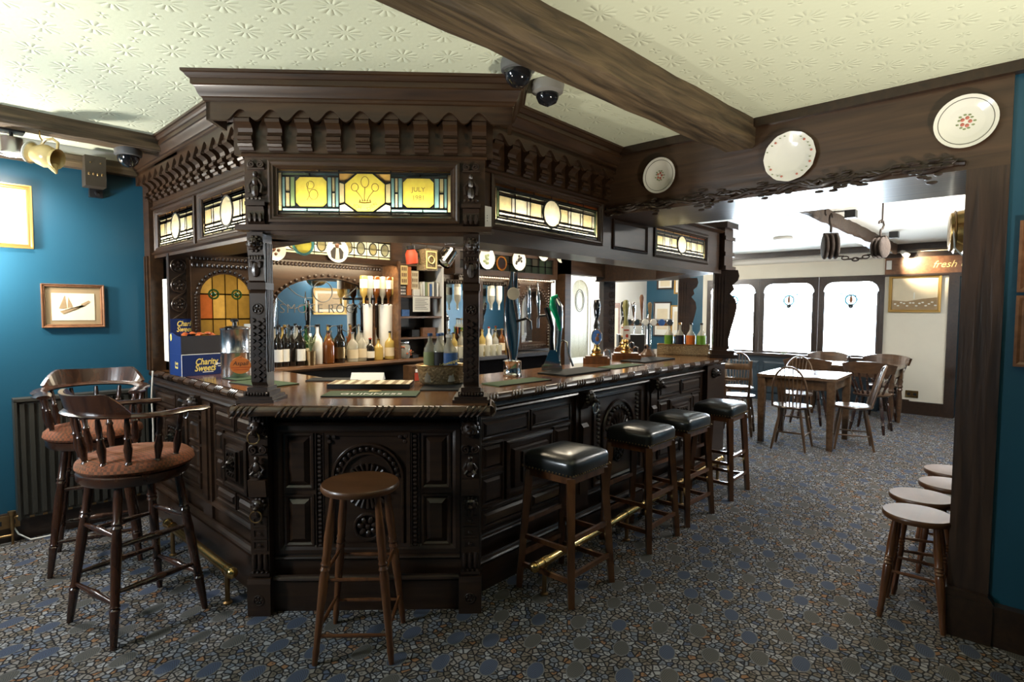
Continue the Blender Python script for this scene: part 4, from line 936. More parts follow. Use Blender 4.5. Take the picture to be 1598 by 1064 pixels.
# ================================================================== BACK BAR (faces the room; front edge at Y = 4.5)
bb = thing('back_bar', 'mirrored back bar with bottle shelf and leaded strip above', 'back bar')
obj('shelf', MB().box(1.98, 3.58, 4.50, 4.80, 1.085, 1.122), SHW, bb, 0)
obj('shelf_edge', MB().prismx([(4.50, 1.075), (4.485, 1.085), (4.478, 1.10), (4.485, 1.118), (4.50, 1.124)], 1.98, 3.58), SHW, bb, 25)
obj('base_cupboard', MB().box(2.0, 3.56, 4.62, 4.85, 0, 1.085), BLACK, bb, 0)
obj('mirror', MB().box(2.10, 3.22, 4.800, 4.806, 1.13, 1.94), MIRROR, bb, 0)
obj('backing', MB().box(1.66, 4.2, 4.81, 5.12, 0, 2.7), CANW, bb, 0)
a = [(2.08, 1.13), (2.08, 2.06), (3.24, 2.06), (3.24, 1.13), (3.17, 1.13), (3.17, 1.60)]
arcp = [(2.66+.51*math.cos(t), 1.62+.26*math.sin(t)) for t in [k*PI/16 for k in range(17)]]
mb = MB()
for (p, q) in zip(arcp[:-1], arcp[1:]): mb.add([(p[0], 4.76, p[1]), (q[0], 4.76, q[1]), (q[0], 4.76, 2.06), (p[0], 4.76, 2.06), (p[0], 4.80, p[1]), (q[0], 4.80, q[1]), (q[0], 4.80, 2.06), (p[0], 4.80, 2.06)], [(3, 2, 1, 0), (0, 1, 5, 4)])
mb.box(2.08, 2.15, 4.76, 4.80, 1.13, 2.06).box(3.17, 3.24, 4.76, 4.80, 1.13, 2.06)
obj('arch_board', mb, CANW, bb, 0)
m = MB()
for k in range(25): a_ = PI*(k+.5)/25; m.ball((2.66+.53*math.cos(a_), 4.752, 1.62+.285*math.sin(a_)), .018, .012, .014, 6, 4)
leafrow(m, 2.10, 3.22, 4.752, 1.99, 34, .014, .020); obj('arch_carving', m, DK2, bb)
obj('upper_frame', MB().box(1.95, 3.30, 4.52, 4.80, 2.02, 2.06).box(1.95, 3.30, 4.52, 4.56, 2.24, 2.34).box(3.17, 3.30, 4.52, 4.56, 2.06, 2.24).box(1.95, 2.02, 4.52, 4.56, 2.06, 2.24), CANW, bb, 0)
P = []
for k in range(9):
    a_, b_ = 2.02+1.15*k/9, 2.02+1.15*(k+1)/9
    P += [(rect(a_, b_, 2.062, 2.085), G_TAN), (rect(a_, b_, 2.215, 2.24), G_AMB), (rect(a_, b_, 2.085, 2.15), G_CRM), (rect(a_, b_, 2.15, 2.215), G_CRM)]
g = leaded(bb, P, 4.54)
for k in range(9):
    if k == 2: continue
    xc = 2.02+1.15*(k+.5)/9; el = ellipse(xc, 2.15, .040, .055, 18); mb = MB(); came(mb, el, 4.532); obj('oval_came', mb, LEAD, g, 0); obj('pane', MB().sheet(el, 4.530, 4.534), G_TAN if k % 2 else G_CRM, g, 0)
el = ellipse(2.30, 2.14, .075, .075, 26); obj('pane', MB().sheet(el, 4.524, 4.530), G_YEL, g, 0); obj('roundel_ring', MB().torus((2.30, 4.525, 2.14), .085, .012, n=26), G_TEAL, g)
strip('backbar_tube', Matrix.Identity(4), 2.05, 3.15, 4.66, 2.09, 3)
# etched lettering and scrolls on the mirror
front_text('mirror_lettering', 'SMOKE ROOM', .118, GREYP, bb, 2.63, 4.797, 1.60, extrude=.0005, spacing=1.12, bold=-.0022)
m = MB().torus((2.62, 4.797, 1.76), .095, .004, n=26, k=5)
for s in (-1, 1):
    m.tube([(2.62+s*(.10+.05*k), 4.797, 1.70-.035*math.sin(k*.7)+.02*k) for k in range(8)], .0035, 5); m.tube([(2.62+s*(.08+.06*k), 4.797, 1.64+.012*k*math.cos(k)) for k in range(7)], .0028, 5)
    m.tube([(2.62+s*(.05+.045*k), 4.797, 1.42+.03*math.sin(k*1.1)) for k in range(9)], .0032, 5)
obj('mirror_scrollwork', m, GREYP, bb)

# carved arched light to the left of the mirror
lp = thing('leaded_screen', 'carved oak panel with amber arched leaded window behind the steel urn', 'panel', T(1.47, 4.62))
obj('board', MB().box(-.02, .50, .16, .18, 1.12, 2.0).box(-.02, 0, .03, .16, 1.12, 2.0).box(.49, .51, .03, .16, 1.12, 2.0).box(0, .49, .03, .16, 1.97, 2.0), CANW, lp, 0)
lamp('screen_light', 'AREA', (1.72, 4.755, 1.62), .6, (1, .80, .45), aim=(1.72, 4.0, 1.62), size=.36, size_y=.5)  # backlight added behind the amber panes to make them glow
arcp = [(.245+.185*math.cos(t), 1.70+.165*math.sin(t)) for t in [k*PI/14 for k in range(15)]]
mb = MB()
for (p, q) in zip(arcp[:-1], arcp[1:]): mb.add([(p[0], 0, p[1]), (q[0], 0, q[1]), (q[0], 0, 1.96), (p[0], 0, 1.96), (p[0], .03, p[1]), (q[0], .03, q[1])], [(3, 2, 1, 0), (0, 1, 5, 4)])
mb.box(0, .06, 0, .03, 1.12, 1.96).box(.43, .49, 0, .03, 1.12, 1.96); obj('arch_frame', mb, CANW, lp, 0)
m = MB()
for k in range(17): a_ = PI*(k+.5)/17; m.ball((.245+.205*math.cos(a_), -.004, 1.70+.19*math.sin(a_)), .014, .010, .013, 6, 4)
for k in range(24): m.ball((.03, -.004, 1.15+.024*k), .012, .008, .010, 6, 4)
leafrow(m, .0, .49, -.004, 1.925, 14, .018, .018); leafrow(m, .0, .49, -.004, 1.975, 18, .014, .014); obj('leaf_carving', m, DK2, lp)
P = []
for i in range(4):
    for k in range(4): P.append((rect(.06+.0925*i, .06+.0925*(i+1), 1.14+.19*k, 1.14+.19*(k+1)), G_RED if (i == 0 and k == 2) else GREYGL if (i+k) % 3 else G_AMB))
g = leaded(lp, P, .022)
for xc in (.16, .33): obj('bullseye', MB().torus((xc, .016, 1.71), .034, .007, n=18).ball((xc, .014, 1.71), .020, .01, .020), BG_GR, g)
rc = thing('carved_post', 'dark oak post carved with round flowers in the bar corner', 'post', T(1.40, 4.66))
obj('board', MB().box(-.065, .065, .0, .05, 1.12, 2.0), DK, rc, 0)
m = MB()
for k in range(6): rosette(m, 0, -.004, 1.2+.142*k, .050)
for k in range(5): m.tube([(-.045, -.004, 1.235+.142*k), (0, -.01, 1.27+.142*k), (.045, -.004, 1.305+.142*k)], .007, 5)
obj('flower_carving', m, DK2, rc)
tag(obj('notice_strip', MB().box(1.36, 1.365, 4.78, 4.90, 1.2, 1.82), PAPER), 'tall white paper notice beside the carved flower post', 'notice')

# open shelf cabinet between the two mirrors
cab = thing('shelf_cabinet', 'open dark shelf cabinet crowded with cards and boxes between mirrors', 'cabinet')
obj('side', MB().box(3.235, 3.262, 4.5, 4.80, 1.12, 2.06), SHW, cab, 0); obj('side', MB().box(3.77, 3.797, 4.5, 4.80, 1.12, 2.06), WHITEP, cab, 0); obj('back', MB().box(3.26, 3.77, 4.79, 4.80, 1.12, 2.06), CANW, cab, 0)
for z in (1.12, 1.33, 1.535, 1.735, 2.04): obj('shelf', MB().box(3.26, 3.77, 4.5, 4.79, z-.018, z), SHW, cab, 0)
# second mirrored section
b2 = thing('back_bar', 'darker back bar with carved arched mirror, behind the beer taps', 'back bar')
obj('backing', MB().box(4.2, 5.78, 4.72, 5.12, 0, 2.7), CANW, b2, 0); obj('mirror', MB().box(4.0, 4.95, 4.700, 4.706, 1.13, 1.93), MIRROR, b2, 0)
obj('counter', MB().box(3.80, 5.45, 4.38, 4.72, 1.06, 1.10), STEEL, b2, 0); obj('fridge_front', MB().box(3.82, 5.43, 4.44, 4.70, 0, 1.06), BLACKG, b2, 0)
obj('upper_frame', MB().box(3.95, 5.66, 4.5, 4.72, 1.98, 2.04).box(3.95, 5.66, 4.5, 4.54, 2.22, 2.34).box(5.58, 5.66, 4.5, 4.54, 2.04, 2.22).box(3.95, 4.02, 4.5, 4.54, 2.04, 2.22), CANW, b2, 0)
m = MB(); leafrow(m, 4.0, 5.6, 4.495, 1.955, 44, .014, .018); leafrow(m, 4.0, 4.95, 4.69, 1.90, 26, .012, .02); obj('leaf_carving', m, DK2, b2)
P = []
for k in range(12):
    a_, b_ = 4.02+1.56*k/12, 4.02+1.56*(k+1)/12; P += [(rect(a_, b_, 2.042, 2.13), G_GRN), (rect(a_, b_, 2.13, 2.218), G_GRN if k % 3 else G_TAN)]
g = leaded(b2, P, 4.52)
obj('roundel', MB().torus((4.66, 4.51, 2.13), .075, .010, n=24), G_AMB, g); obj('pane', MB().prism(ellipse(4.66, 2.13, .07, .07, 20), 4.508, 4.512), G_RED, g, 0)
obj('mullion', MB().box(4.40, 4.47, 4.62, 4.72, 1.1, 1.98), DK, b2, 0)
# carved arched mirror
mb = MB().box(5.0, 5.10, 4.60, 4.72, 1.12, 1.96).box(5.56, 5.66, 4.60, 4.72, 1.12, 1.96).box(5.10, 5.56, 4.60, 4.72, 1.12, 1.20)
arcp = [(5.33+.23*math.cos(t), 1.62+.22*math.sin(t)) for t in [k*PI/14 for k in range(15)]]
for (p, q) in zip(arcp[:-1], arcp[1:]): mb.add([(p[0], 4.60, p[1]), (q[0], 4.60, q[1]), (q[0], 4.60, 1.96), (p[0], 4.60, 1.96), (p[0], 4.70, p[1]), (q[0], 4.70, q[1])], [(3, 2, 1, 0), (0, 1, 5, 4)])
obj('arch_frame', mb, CANW, b2, 0); obj('arch_mirror', MB().box(5.10, 5.56, 4.695, 4.70, 1.2, 1.86), MIRROR, b2, 0)
m = MB()
for k in range(21): a_ = PI*(k+.5)/21; m.ball((5.33+.255*math.cos(a_), 4.594, 1.62+.245*math.sin(a_)), .017, .012, .015, 6, 4); m.ball((5.33+.29*math.cos(a_), 4.594, 1.62+.29*math.sin(a_)), .013, .010, .012, 6, 4)
for s in (5.05, 5.61):
    for k in range(22): m.ball((s, 4.594, 1.16+.036*k), .022, .012, .015, 6, 4)
leafrow(m, 5.1, 5.56, 4.594, 1.16, 14, .014, .022); obj('arch_carving', m, DK2, b2)
# posts framing the way through to the next room
dp = struct('door_3', MB().box(5.72, 5.84, 4.42, 4.58, 0, 2.35).box(5.72, 6.95, 4.42, 4.58, 2.06, 2.35), CANW)
rc2 = thing('carved_post', 'dark oak post carved with round flowers by the tap handles', 'post', T(6.86, 4.50, 0, math.radians(-20)))
obj('board', MB().box(-.11, .09, .0, .10, 0, 2.1), CANW, rc2, 0); m = MB()
for k in range(7): rosette(m, 0.03, -.006, 1.2+.125*k, .046)
obj('flower_carving', m, DK2, rc2)

# ================================================================== FURNITURE
TURN = [(0, .014), (.06, .017), (.20, .021), (.235, .024), (.245, .018), (.255, .024), (.27, .019), (.42, .022), (.60, .024), (.72, .020), (.735, .026), (.75, .020), (.765, .026), (.78, .019), (.92, .021), (1, .017)]
SPIN = [(0, .011), (.12, .016), (.17, .012), (.20, .018), (.23, .012), (.45, .020), (.62, .013), (.66, .018), (.70, .012), (.85, .014), (1, .010)]
STRE = [(0, .008), (.12, .011), (.30, .014), (.42, .016), (.46, .020), (.5, .016), (.54, .020), (.58, .016), (.70, .014), (.88, .011), (1, .008)]
def lerp(a, b, t): return tuple(a[i]+(b[i]-a[i])*t for i in range(3))
def bar_chair(M, label):
    r = thing('captains_bar_chair', label, 'bar chair', M, 'tall bar chairs by the left side of the bar')
    obj('seat_base', MB().lathe([(.18, .735), (.235, .742), (.25, .76), (.25, .79), (.24, .80)], n=28, sx=1.0, sy=.98), CHW, r)
    obj('cushion', MB().lathe([(.235, .795), (.252, .80), (.262, .815), (.258, .838), (.235, .858), (.17, .872), (.08, .878), (.0, .879)], n=32, c=(0, .012, 0), caps=False), FABR, r)
    tops = [(-.14, .14, .745), (.14, .14, .745), (.14, -.14, .745), (-.14, -.14, .745)]; feet = [(-.225, .22, 0), (.225, .22, 0), (.225, -.22, 0), (-.225, -.22, 0)]
    for a, b in zip(tops, feet): obj('leg', MB().turn(b, a, TURN, 12), CHW, r)
    for i in range(4):
        j = (i+1) % 4
        t = .34 if i % 2 else .27
        obj('stretcher', MB().turn(lerp(feet[i], tops[i], t), lerp(feet[j], tops[j], t), STRE, 10), CHW, r)
        t = .62 if i % 2 else .68
        obj('stretcher', MB().turn(lerp(feet[i], tops[i], t), lerp(feet[j], tops[j], t), STRE, 10), CHW, r)
    ang = [math.radians(d) for d in range(150, 391, 12)]
    bow = [(.27*math.cos(a)*1.0, .255*math.sin(a), 1.085+.012*max(0, -math.sin(a))) for a in ang]
    bow = [(bow[0][0]+.015, .25, 1.08), (bow[0][0]-.002, .19, 1.08)]+bow+[(bow[-1][0]+.002, .19, 1.08), (bow[-1][0]-.015, .25, 1.08)]
    obj('arm_bow', MB().tube(bow, [.030, .042]+[.036]*len(ang)+[.042, .030], 8, sq=(.38, 1.15)), CHW, r)
    m = MB(); aa = [math.radians(d) for d in range(208, 333, 4)]
    for k, (a0, a1) in enumerate(zip(aa[:-1], aa[1:])):
        def pt(a, rr, z): return (rr*math.cos(a)*1.03, rr*.965*math.sin(a), z)
        def top(a): u = abs(a-1.5*PI)/1.08; return 1.205-.10*max(0, u-.62)**1.5*4 if u > .62 else 1.205-.012*math.cos(u*2)
        z0, z1 = top(a0), top(a1)
        m.add([pt(a0, .252, 1.09), pt(a1, .252, 1.09), pt(a1, .285, z1), pt(a0, .285, z0), pt(a0, .276, 1.09), pt(a1, .276, 1.09), pt(a1, .305, z1), pt(a0, .305, z0)], [(0, 1, 2, 3), (5, 4, 7, 6), (3, 2, 6, 7), (1, 0, 4, 5)]+([(0, 3, 7, 4)] if k == 0 else [])+([(1, 5, 6, 2)] if k == len(aa)-2 else []))
    obj('crest_rail', m, CHW, r)
    for d in (152, 180, 212, 240, 270, 300, 328, 360, 388):
        a = math.radians(d); obj('spindle', MB().turn((.218*math.cos(a), .21*math.sin(a), .80), (.262*math.cos(a), .248*math.sin(a), 1.078), SPIN, 10), CHW, r)
    return r
c1 = bar_chair(T(.79, 3.39, 0, math.radians(-78)), 'dark wooden bar chair nearest the camera, back turned left, orange seat')
dup(c1, T(.815, 4.40, 0, math.radians(166)), 'dark wooden bar chair in front of the radiator, orange seat facing camera')

def leather_stool(M, label):
    r = thing('leather_bar_stool', label, 'bar stool', M, 'leather topped stools along the bar')
    # padded seat: rounded slab with a domed top
    n = 10; w_, d_ = .195, .175; vs = []; fs = []
    prof = [(1.0, .705), (1.02, .73), (1.02, .765), (.97, .787), (.86, .800), (.6, .811), (.3, .816)]
    def ring(f, z):
        out = []
        for k in range(24):
            a = 2*PI*k/24; c, s = math.cos(a), math.sin(a); e = .22
            out.append((w_*f*math.copysign(abs(c)**e, c), d_*f*math.copysign(abs(s)**e, s), z+(.004*math.sin(5*a) if z < .75 else 0)))
        return out
    for f, z in prof: vs += ring(f, z)
    for i in range(len(prof)-1):
        for k in range(24): fs.append((i*24+k, i*24+(k+1) % 24, (i+1)*24+(k+1) % 24, (i+1)*24+k))
    fs.append([(len(prof)-1)*24+k for k in range(24)]); m = MB(); m.add(vs, fs); obj('seat', m, LEATH, r, 60)
    obj('seat_frame', MB().box(-.18, .18, -.16, .16, .66, .712), STW, r, 0)
    m = MB()
    for k in range(18):
        x = -.185+.37*k/17
        for y in (-.178, .178): m.ball((x, y, .712), .0055, n=6, m=4)
    for k in range(15):
        y = -.165+.33*k/14
        for x in (-.198, .198): m.ball((x, y, .712), .0055, n=6, m=4)
    nl = obj('nail_trim', m, OLDBR, r); nl['kind'] = 'stuff'
    tops = [(-.165, -.145, .69), (.165, -.145, .69), (.165, .145, .69), (-.165, .145, .69)]; feet = [(-.205, -.185, 0), (.205, -.185, 0), (.205, .185, 0), (-.205, .185, 0)]
    for a, b in zip(tops, feet): obj('leg', MB().bar(b, a, .034, .034, .044, .044), STW, r, 0)
    for i, ts in enumerate(((.24, .52), (.20, .44), (.28, .56), (.20, .44))):
        j = (i+1) % 4
        for t in ts: obj('stretcher', MB().bar(lerp(feet[i], tops[i], t), lerp(feet[j], tops[j], t), .018, .026), STW, r, 0)
    return r
s1 = leather_stool(T(2.60, 1.985, 0, .03), 'black leather topped stool nearest the corner of the bar')
for x, y, z_, lb in ((3.51, 2.03, .02, 'second leather topped stool along the bar, between the nearest one and the third'), (4.13, 2.05, -.02, 'third leather topped stool along the bar, before the farthest one'), (4.92, 2.06, .04, 'farthest leather topped stool, by the end column of the bar')):
    dup(s1, T(x, y, 0, z_), lb)

LEGT = [(0, .012), (.05, .014), (.08, .017), (.10, .014), (.36, .019), (.52, .022), (.545, .018), (.56, .023), (.58, .018), (.595, .023), (.615, .018), (.63, .022), (.645, .018), (.75, .021), (.92, .016), (1, .014)]
def round_stool(name, M, label, h, R, sp, group=None, levels=(.18, .40)):
    r = thing(name, label, 'stool', M, group)
    obj('seat', MB().lathe([(R*.80, h-.036), (R*.97, h-.030), (R, h-.018), (R, h-.008), (R*.97, h), (R*.8, h-.002), (R*.4, h-.006), (0, h-.007)], n=32, caps=False).lathe([(0, h-.036), (R*.8, h-.036)], n=32, caps=False), STT, r)
    k_ = R*.55; tops = [(-k_, -k_, h-.036), (k_, -k_, h-.036), (k_, k_, h-.036), (-k_, k_, h-.036)]; feet = [(-sp, -sp, 0), (sp, -sp, 0), (sp, sp, 0), (-sp, sp, 0)]
    for a, b in zip(tops, feet): obj('leg', MB().turn(b, a, LEGT, 12), STW, r)
    for i in range(4):
        j = (i+1) % 4
        for t in levels:
            t += .035*(i % 2); obj('stretcher', MB().turn(lerp(feet[i], tops[i], t), lerp(feet[j], tops[j], t), [(0, .007), (.5, .010), (1, .007)], 8), STW, r)
    return r
round_stool('tall_round_stool', T(1.455, 2.335, 0, -PI/4), 'tall round wooden stool standing alone before the bar front', .785, .182, .172, levels=(.17, .50))
ls = round_stool('low_round_stool', T(3.60, .44, 0, .05), 'low round wooden stool standing in front of the others by the post', .55, .158, .135, 'low stools by the wooden post', levels=(.45,))
dup(ls, T(3.96, .47, 0, .3), 'low round wooden stool directly behind the front low stool')
ls2 = dup(ls, T(4.36, .38, 0, .1), 'low dark stool half hidden by the post, third from the front'); dup(ls, T(4.74, .40, 0, .5), 'low dark stool farthest back behind the post')
# tub chair at the right edge of the view
tb = thing('tub_chair', 'rounded brown tub chair cut off by the right edge', 'chair', T(3.12, -.29, 0, math.radians(200)) @ Matrix.Diagonal((1, 1, .80, 1)))
m = MB(); sh = []
for k in range(21):
    a = math.radians(-30+240*k/20); sh.append(a)
for a0, a1 in zip(sh[:-1], sh[1:]):
    def p(a, rr, z): return (rr*math.cos(a), rr*math.sin(a), z)
    z0, z1 = .60+.08*math.sin(a0), .60+.08*math.sin(a1)
    m.add([p(a0, .26, .28), p(a1, .26, .28), p(a1, .31, z1), p(a0, .31, z0), p(a0, .29, .28), p(a1, .29, .28), p(a1, .35, z1), p(a0, .35, z0)], [(1, 0, 3, 2), (4, 5, 6, 7), (3, 7, 6, 2), (0, 1, 5, 4)])
obj('shell', m, ELM, tb); obj('seat', MB().lathe([(.22, .30), (.27, .32), (.27, .37), (.2, .40), (0, .405)], n=24, caps=False), LEATH, tb)
for a in (45, 135, 225, 315): obj('leg', MB().cyl((.24*math.cos(math.radians(a)), .24*math.sin(math.radians(a)), 0), (.2*math.cos(math.radians(a)), .2*math.sin(math.radians(a)), .31), .016, .022), CHW, tb)

# brass foot rails
def foot_rail(label, p0, p1, posts, M=None):
    r = thing('foot_rail', label, 'foot rail')
    obj('rail', MB().cyl(p0, p1, .026, n=16), BRASS, r)
    for p, s in ((p0, -1), (p1, 1)):
        d = (Vector(p1)-Vector(p0)).normalized()*s; obj('end_cap', MB().ball(tuple(Vector(p)+d*.004), .031, n=12, m=8), BRASS, r)
    for t in posts:
        q = lerp(p0, p1, t); obj('post', MB().lathe([(.024, 0), (.024, .008), (.013, .014), (.013, q[2]-.03), (.020, q[2]-.028), (.020, q[2]-.02)], (q[0], q[1], 0), 12), OLDBR, r)
        obj('collar', MB().cyl(lerp(p0, p1, t-.008), lerp(p0, p1, t+.008), .0295, n=16), BRASS, r)
foot_rail('brass foot rail on posts running along the right bar side', (2.33, 1.99, .19), (5.3, 2.20, .19), (.03, .36, .68, .97))
foot_rail('dull brass foot rail along the left bar side', (1.155, 3.12, .19), (1.145, 4.15, .19), (.06, .92))

# ------------------------------------------------------------------ far room furniture
def windsor(M, label, group='hoop back chairs at the far table', back=True):
    r = thing('windsor_chair', label, 'chair', M, group)
    m = MB().lathe([(.17, .472), (.205, .480), (.215, .495), (.208, .507), (.15, .503), (0, .498)], n=28, caps=False, sx=1.0, sy=.98); m.lathe([(0, .472), (.17, .472)], n=28, caps=False, sx=1, sy=.98); obj('seat', m, ELM, r)
    tops = [(-.12, .12, .475), (.12, .12, .475), (.10, -.12, .475), (-.10, -.12, .475)]; feet = [(-.20, .19, 0), (.20, .19, 0), (.18, -.21, 0), (-.18, -.21, 0)]
    for a, b in zip(tops, feet): obj('leg', MB().turn(b, a, [(0, .011), (.3, .016), (.6, .018), (1, .012)], 8), ELM, r)
    l, q = lerp(feet[0], tops[0], .36), lerp(feet[3], tops[3], .36); l2, q2 = lerp(feet[1], tops[1], .36), lerp(feet[2], tops[2], .36)
    for a, b in ((l, q), (l2, q2), (lerp(l, q, .5), lerp(l2, q2, .5))): obj('stretcher', MB().turn(a, b, [(0, .007), (.5, .012), (1, .007)], 8), ELM, r)
    # bow: plane leaning backwards
    def B(x, h): return (x, -.165-.03*(1-abs(x)/.2)-.26*(h-.5), h)
    bow = []
    for k in range(25):
        a = PI*k/24; bow.append(B(-.185*math.cos(a)*(1.0 if math.sin(a) < .95 else 1), .50+.475*math.sin(a)**.62))
    obj('hoop', MB().tube(bow, .0125, 8), ELM, r)
    for k in range(7):
        x = -.135+.045*k; hh = .50+.475*max(.0, 1-(x/.185)**2)**.31
        obj('spindle', MB().turn(B(x*.8, .505), B(x, hh), [(0, .006), (.4, .008), (1, .0055)], 6), ELM, r)
    return r
w1 = windsor(T(7.12, 2.12, 0, math.radians(-82)), 'hoop back chair with its back to the camera at the pale table')
dup(w1, T(7.62, 1.60, 0, math.radians(17)), 'hoop back chair at the right of the pale table, facing left')
dup(w1, T(8.24, 2.42, 0, math.radians(98)), 'hoop back chair on the far side of the pale table, facing camera')
dup(w1, T(8.30, 3.22, 0, math.radians(110)), 'hoop back chair beyond the slat backed chair, facing the camera')
def table(name, label, M, lx, ly, h, mat, topm, turned):
    r = thing(name, label, 'table', M)
    obj('table_top', MB().box(-lx/2, lx/2, -ly/2, ly/2, h-.035, h), topm, r, 0); e = .05
    for s, t in ((1, 0), (-1, 0)): obj('apron', MB().box(s*(lx/2-e)-.01, s*(lx/2-e)+.01, -ly/2+e, ly/2-e, h-.15, h-.035), mat, r, 0)
    for s in (1, -1): obj('apron', MB().box(-lx/2+e, lx/2-e, s*(ly/2-e)-.01, s*(ly/2-e)+.01, h-.15, h-.035), mat, r, 0)
    for sx in (-1, 1):
        for sy in (-1, 1):
            x, y = sx*(lx/2-e), sy*(ly/2-e)
            if turned: m = MB().box(x-.035, x+.035, y-.035, y+.035, h-.2, h-.035).lathe([(.018, 0), (.026, .05), (.022, .09), (.034, .2), (.036, .34), (.026, .46), (.040, .48), (.028, .50), (.040, .53), (.028, .56), (.040, .60), (.030, h-.2)], (x, y, 0), 12)
            else: m = MB().bar((x, y, 0), (x, y, h-.035), .060, .060, .085, .085)
            obj('leg', m, mat, r)
    return r
table('dining_table', 'pale square topped pub table with straight legs under the far windows', T(7.62, 2.13, 0, math.radians(2)), .92, .86, .84, PINE, PINE, False)
table('dining_table', 'dark table with turned legs behind the pale table, by the white wall', T(9.48, 2.05, 0, 0), .74, 1.25, .84, DKTAB, PINE, True)
def crest_chair(M, label):
    r = thing('crest_chair', label, 'chair', M, 'dark chairs with wide curved top rails')
    obj('seat', MB().lathe([(.17, .48), (.215, .49), (.222, .51), (.20, .52), (0, .512)], n=24, caps=False).lathe([(0, .48), (.17, .48)], n=24, caps=False), DKTAB, r)
    for sx in (-1, 1):
        for sy in (-1, 1): obj('leg', MB().turn((sx*.20, sy*.20, 0), (sx*.13, sy*.13, .48), TURN, 8), CHW, r)
    m = MB(); aa = [math.radians(d) for d in range(215, 326, 6)]
    for a0, a1 in zip(aa[:-1], aa[1:]):
        def p(a, rr, z): return (rr*math.cos(a)*1.25, rr*math.sin(a), z)
        def hh(a): return .955-.05*(abs(a-1.5*PI)/.96)**2
        m.add([p(a0, .27, .80), p(a1, .27, .80), p(a1, .295, hh(a1)), p(a0, .295, hh(a0)), p(a0, .29, .80), p(a1, .29, .80), p(a1, .32, hh(a1)), p(a0, .32, hh(a0))], [(0, 1, 2, 3), (5, 4, 7, 6), (3, 2, 6, 7), (1, 0, 4, 5)])
    obj('top_rail', m, DKTAB, r)
    for d in (222, 238, 254, 270, 286, 302, 318): a = math.radians(d); obj('spindle', MB().turn((.2*math.cos(a), .19*math.sin(a), .51), (.28*1.25*math.cos(a), .28*math.sin(a), .81), SPIN, 8), CHW, r)
    return r
k1 = crest_chair(T(8.85, 1.64, 0, math.radians(-93)), 'dark wide railed chair nearest the white wall, back to camera')
dup(k1, T(8.90, 2.42, 0, math.radians(-88)), 'dark wide railed chair beside the nearest one, back to camera')
dup(k1, T(10.05, 1.72, 0, math.radians(92)), 'wide railed chair under the right window, across the dark table'); dup(k1, T(10.08, 2.54, 0, math.radians(88)), 'wide railed chair under the middle window, across the dark table')
def ladder_chair(M, label):
    r = thing('ladder_back_chair', label, 'chair', M)
    obj('seat', MB().lathe([(.17, .48), (.205, .49), (.21, .51), (.19, .515), (0, .51)], n=20, caps=False).lathe([(0, .48), (.17, .48)], n=20, caps=False), ELM, r)
    for sx in (-1, 1):
        obj('leg', MB().turn((sx*.19, .19, 0), (sx*.14, .14, .48), TURN, 8), ELM, r); obj('leg', MB().turn((sx*.19, -.2, 0), (sx*.14, -.14, .48), TURN, 8), ELM, r)
        obj('back_post', MB().bar((sx*.14, -.15, .50), (sx*.17, -.27, .98), .03, .022), ELM, r, 0)
    for z, h in ((.62, .03), (.74, .035), (.90, .08)):
        t = (z-.5)/.48; y = -.15-.12*t
        obj('back_slat', MB().tube([(-.15-.02*t, y, z), (-.07, y-.025, z), (0, y-.03, z), (.07, y-.025, z), (.15+.02*t, y, z)], h/2, 6, sq=(1, .3)), ELM, r)
    for a, b in (((-.16, .16, .2), (.16, .16, .2)), ((-.16, -.17, .24), (.16, -.17, .24)), ((-.165, .16, .22), (-.165, -.17, .22)), ((.165, .16, .22), (.165, -.17, .22))): obj('stretcher', MB().turn(a, b, STRE, 8), ELM, r)
    return r
ladder_chair(T(7.48, 2.90, 0, math.radians(-74)), 'slat backed wooden chair just past the end of the bar')
dup(w1, T(9.2, 3.75, 0, math.radians(160)), 'hoop back chair farthest back near the window seat')

# ================================================================== WALL AND CEILING FITTINGS
# radiator on the teal wall
rd = thing('radiator', 'dark painted panel radiator on the teal wall behind the chairs', 'radiator', T(.50, 5.03))
obj('panel', MB().box(0, .76, .01, .03, .16, .97), RADM, rd, 0)
m = MB()
for k in range(15): m.box(.02+.05*k, .045+.05*k, -.008, .012, .19, .95)
obj('ridges', m, RADM, rd, 0)
obj('top_grille', MB().box(-.01, .77, -.015, .09, .965, .985).box(-.01, .005, -.015, .09, .16, .97).box(.755, .77, -.015, .09, .16, .97), RADM, rd, 0)
m = MB()
for k in range(10): m.box(.05+.07*k, .075+.07*k, -.009, -.004, .165, .178)
obj('bottom_slots', m, OLDBR, rd, 0)
obj('valve', MB().cyl((-.04, .02, .10), (-.04, .02, .20), .012).cyl((-.04, .02, .20), (-.04, .02, .225), .022).cyl((-.04, .02, .18), (.0, .02, .18), .009), OLDBR, rd)
obj('pipe', MB().cyl((-.04, .02, 0), (-.04, .02, .12), .008).cyl((-.3, .03, .06), (-.04, .02, .06), .009), OLDBR, rd)
so = thing('wall_socket', 'brass twin socket low on the teal wall left of the radiator', 'socket', T(.43, 5.10))
obj('plate', MB().box(-.075, .075, -.012, .045, .10, .185), OLDBR, so, 0); obj('sockets', MB().box(-.05, -.02, -.016, -.012, .125, .155).box(.02, .05, -.016, -.012, .125, .155), BLACK, so, 0); obj('flex', MB().tube([(.03, -.02, .13), (.06, -.05, .06), (.12, -.08, .012), (.3, -.08, .008)], .005, 6), WHITEP, so)
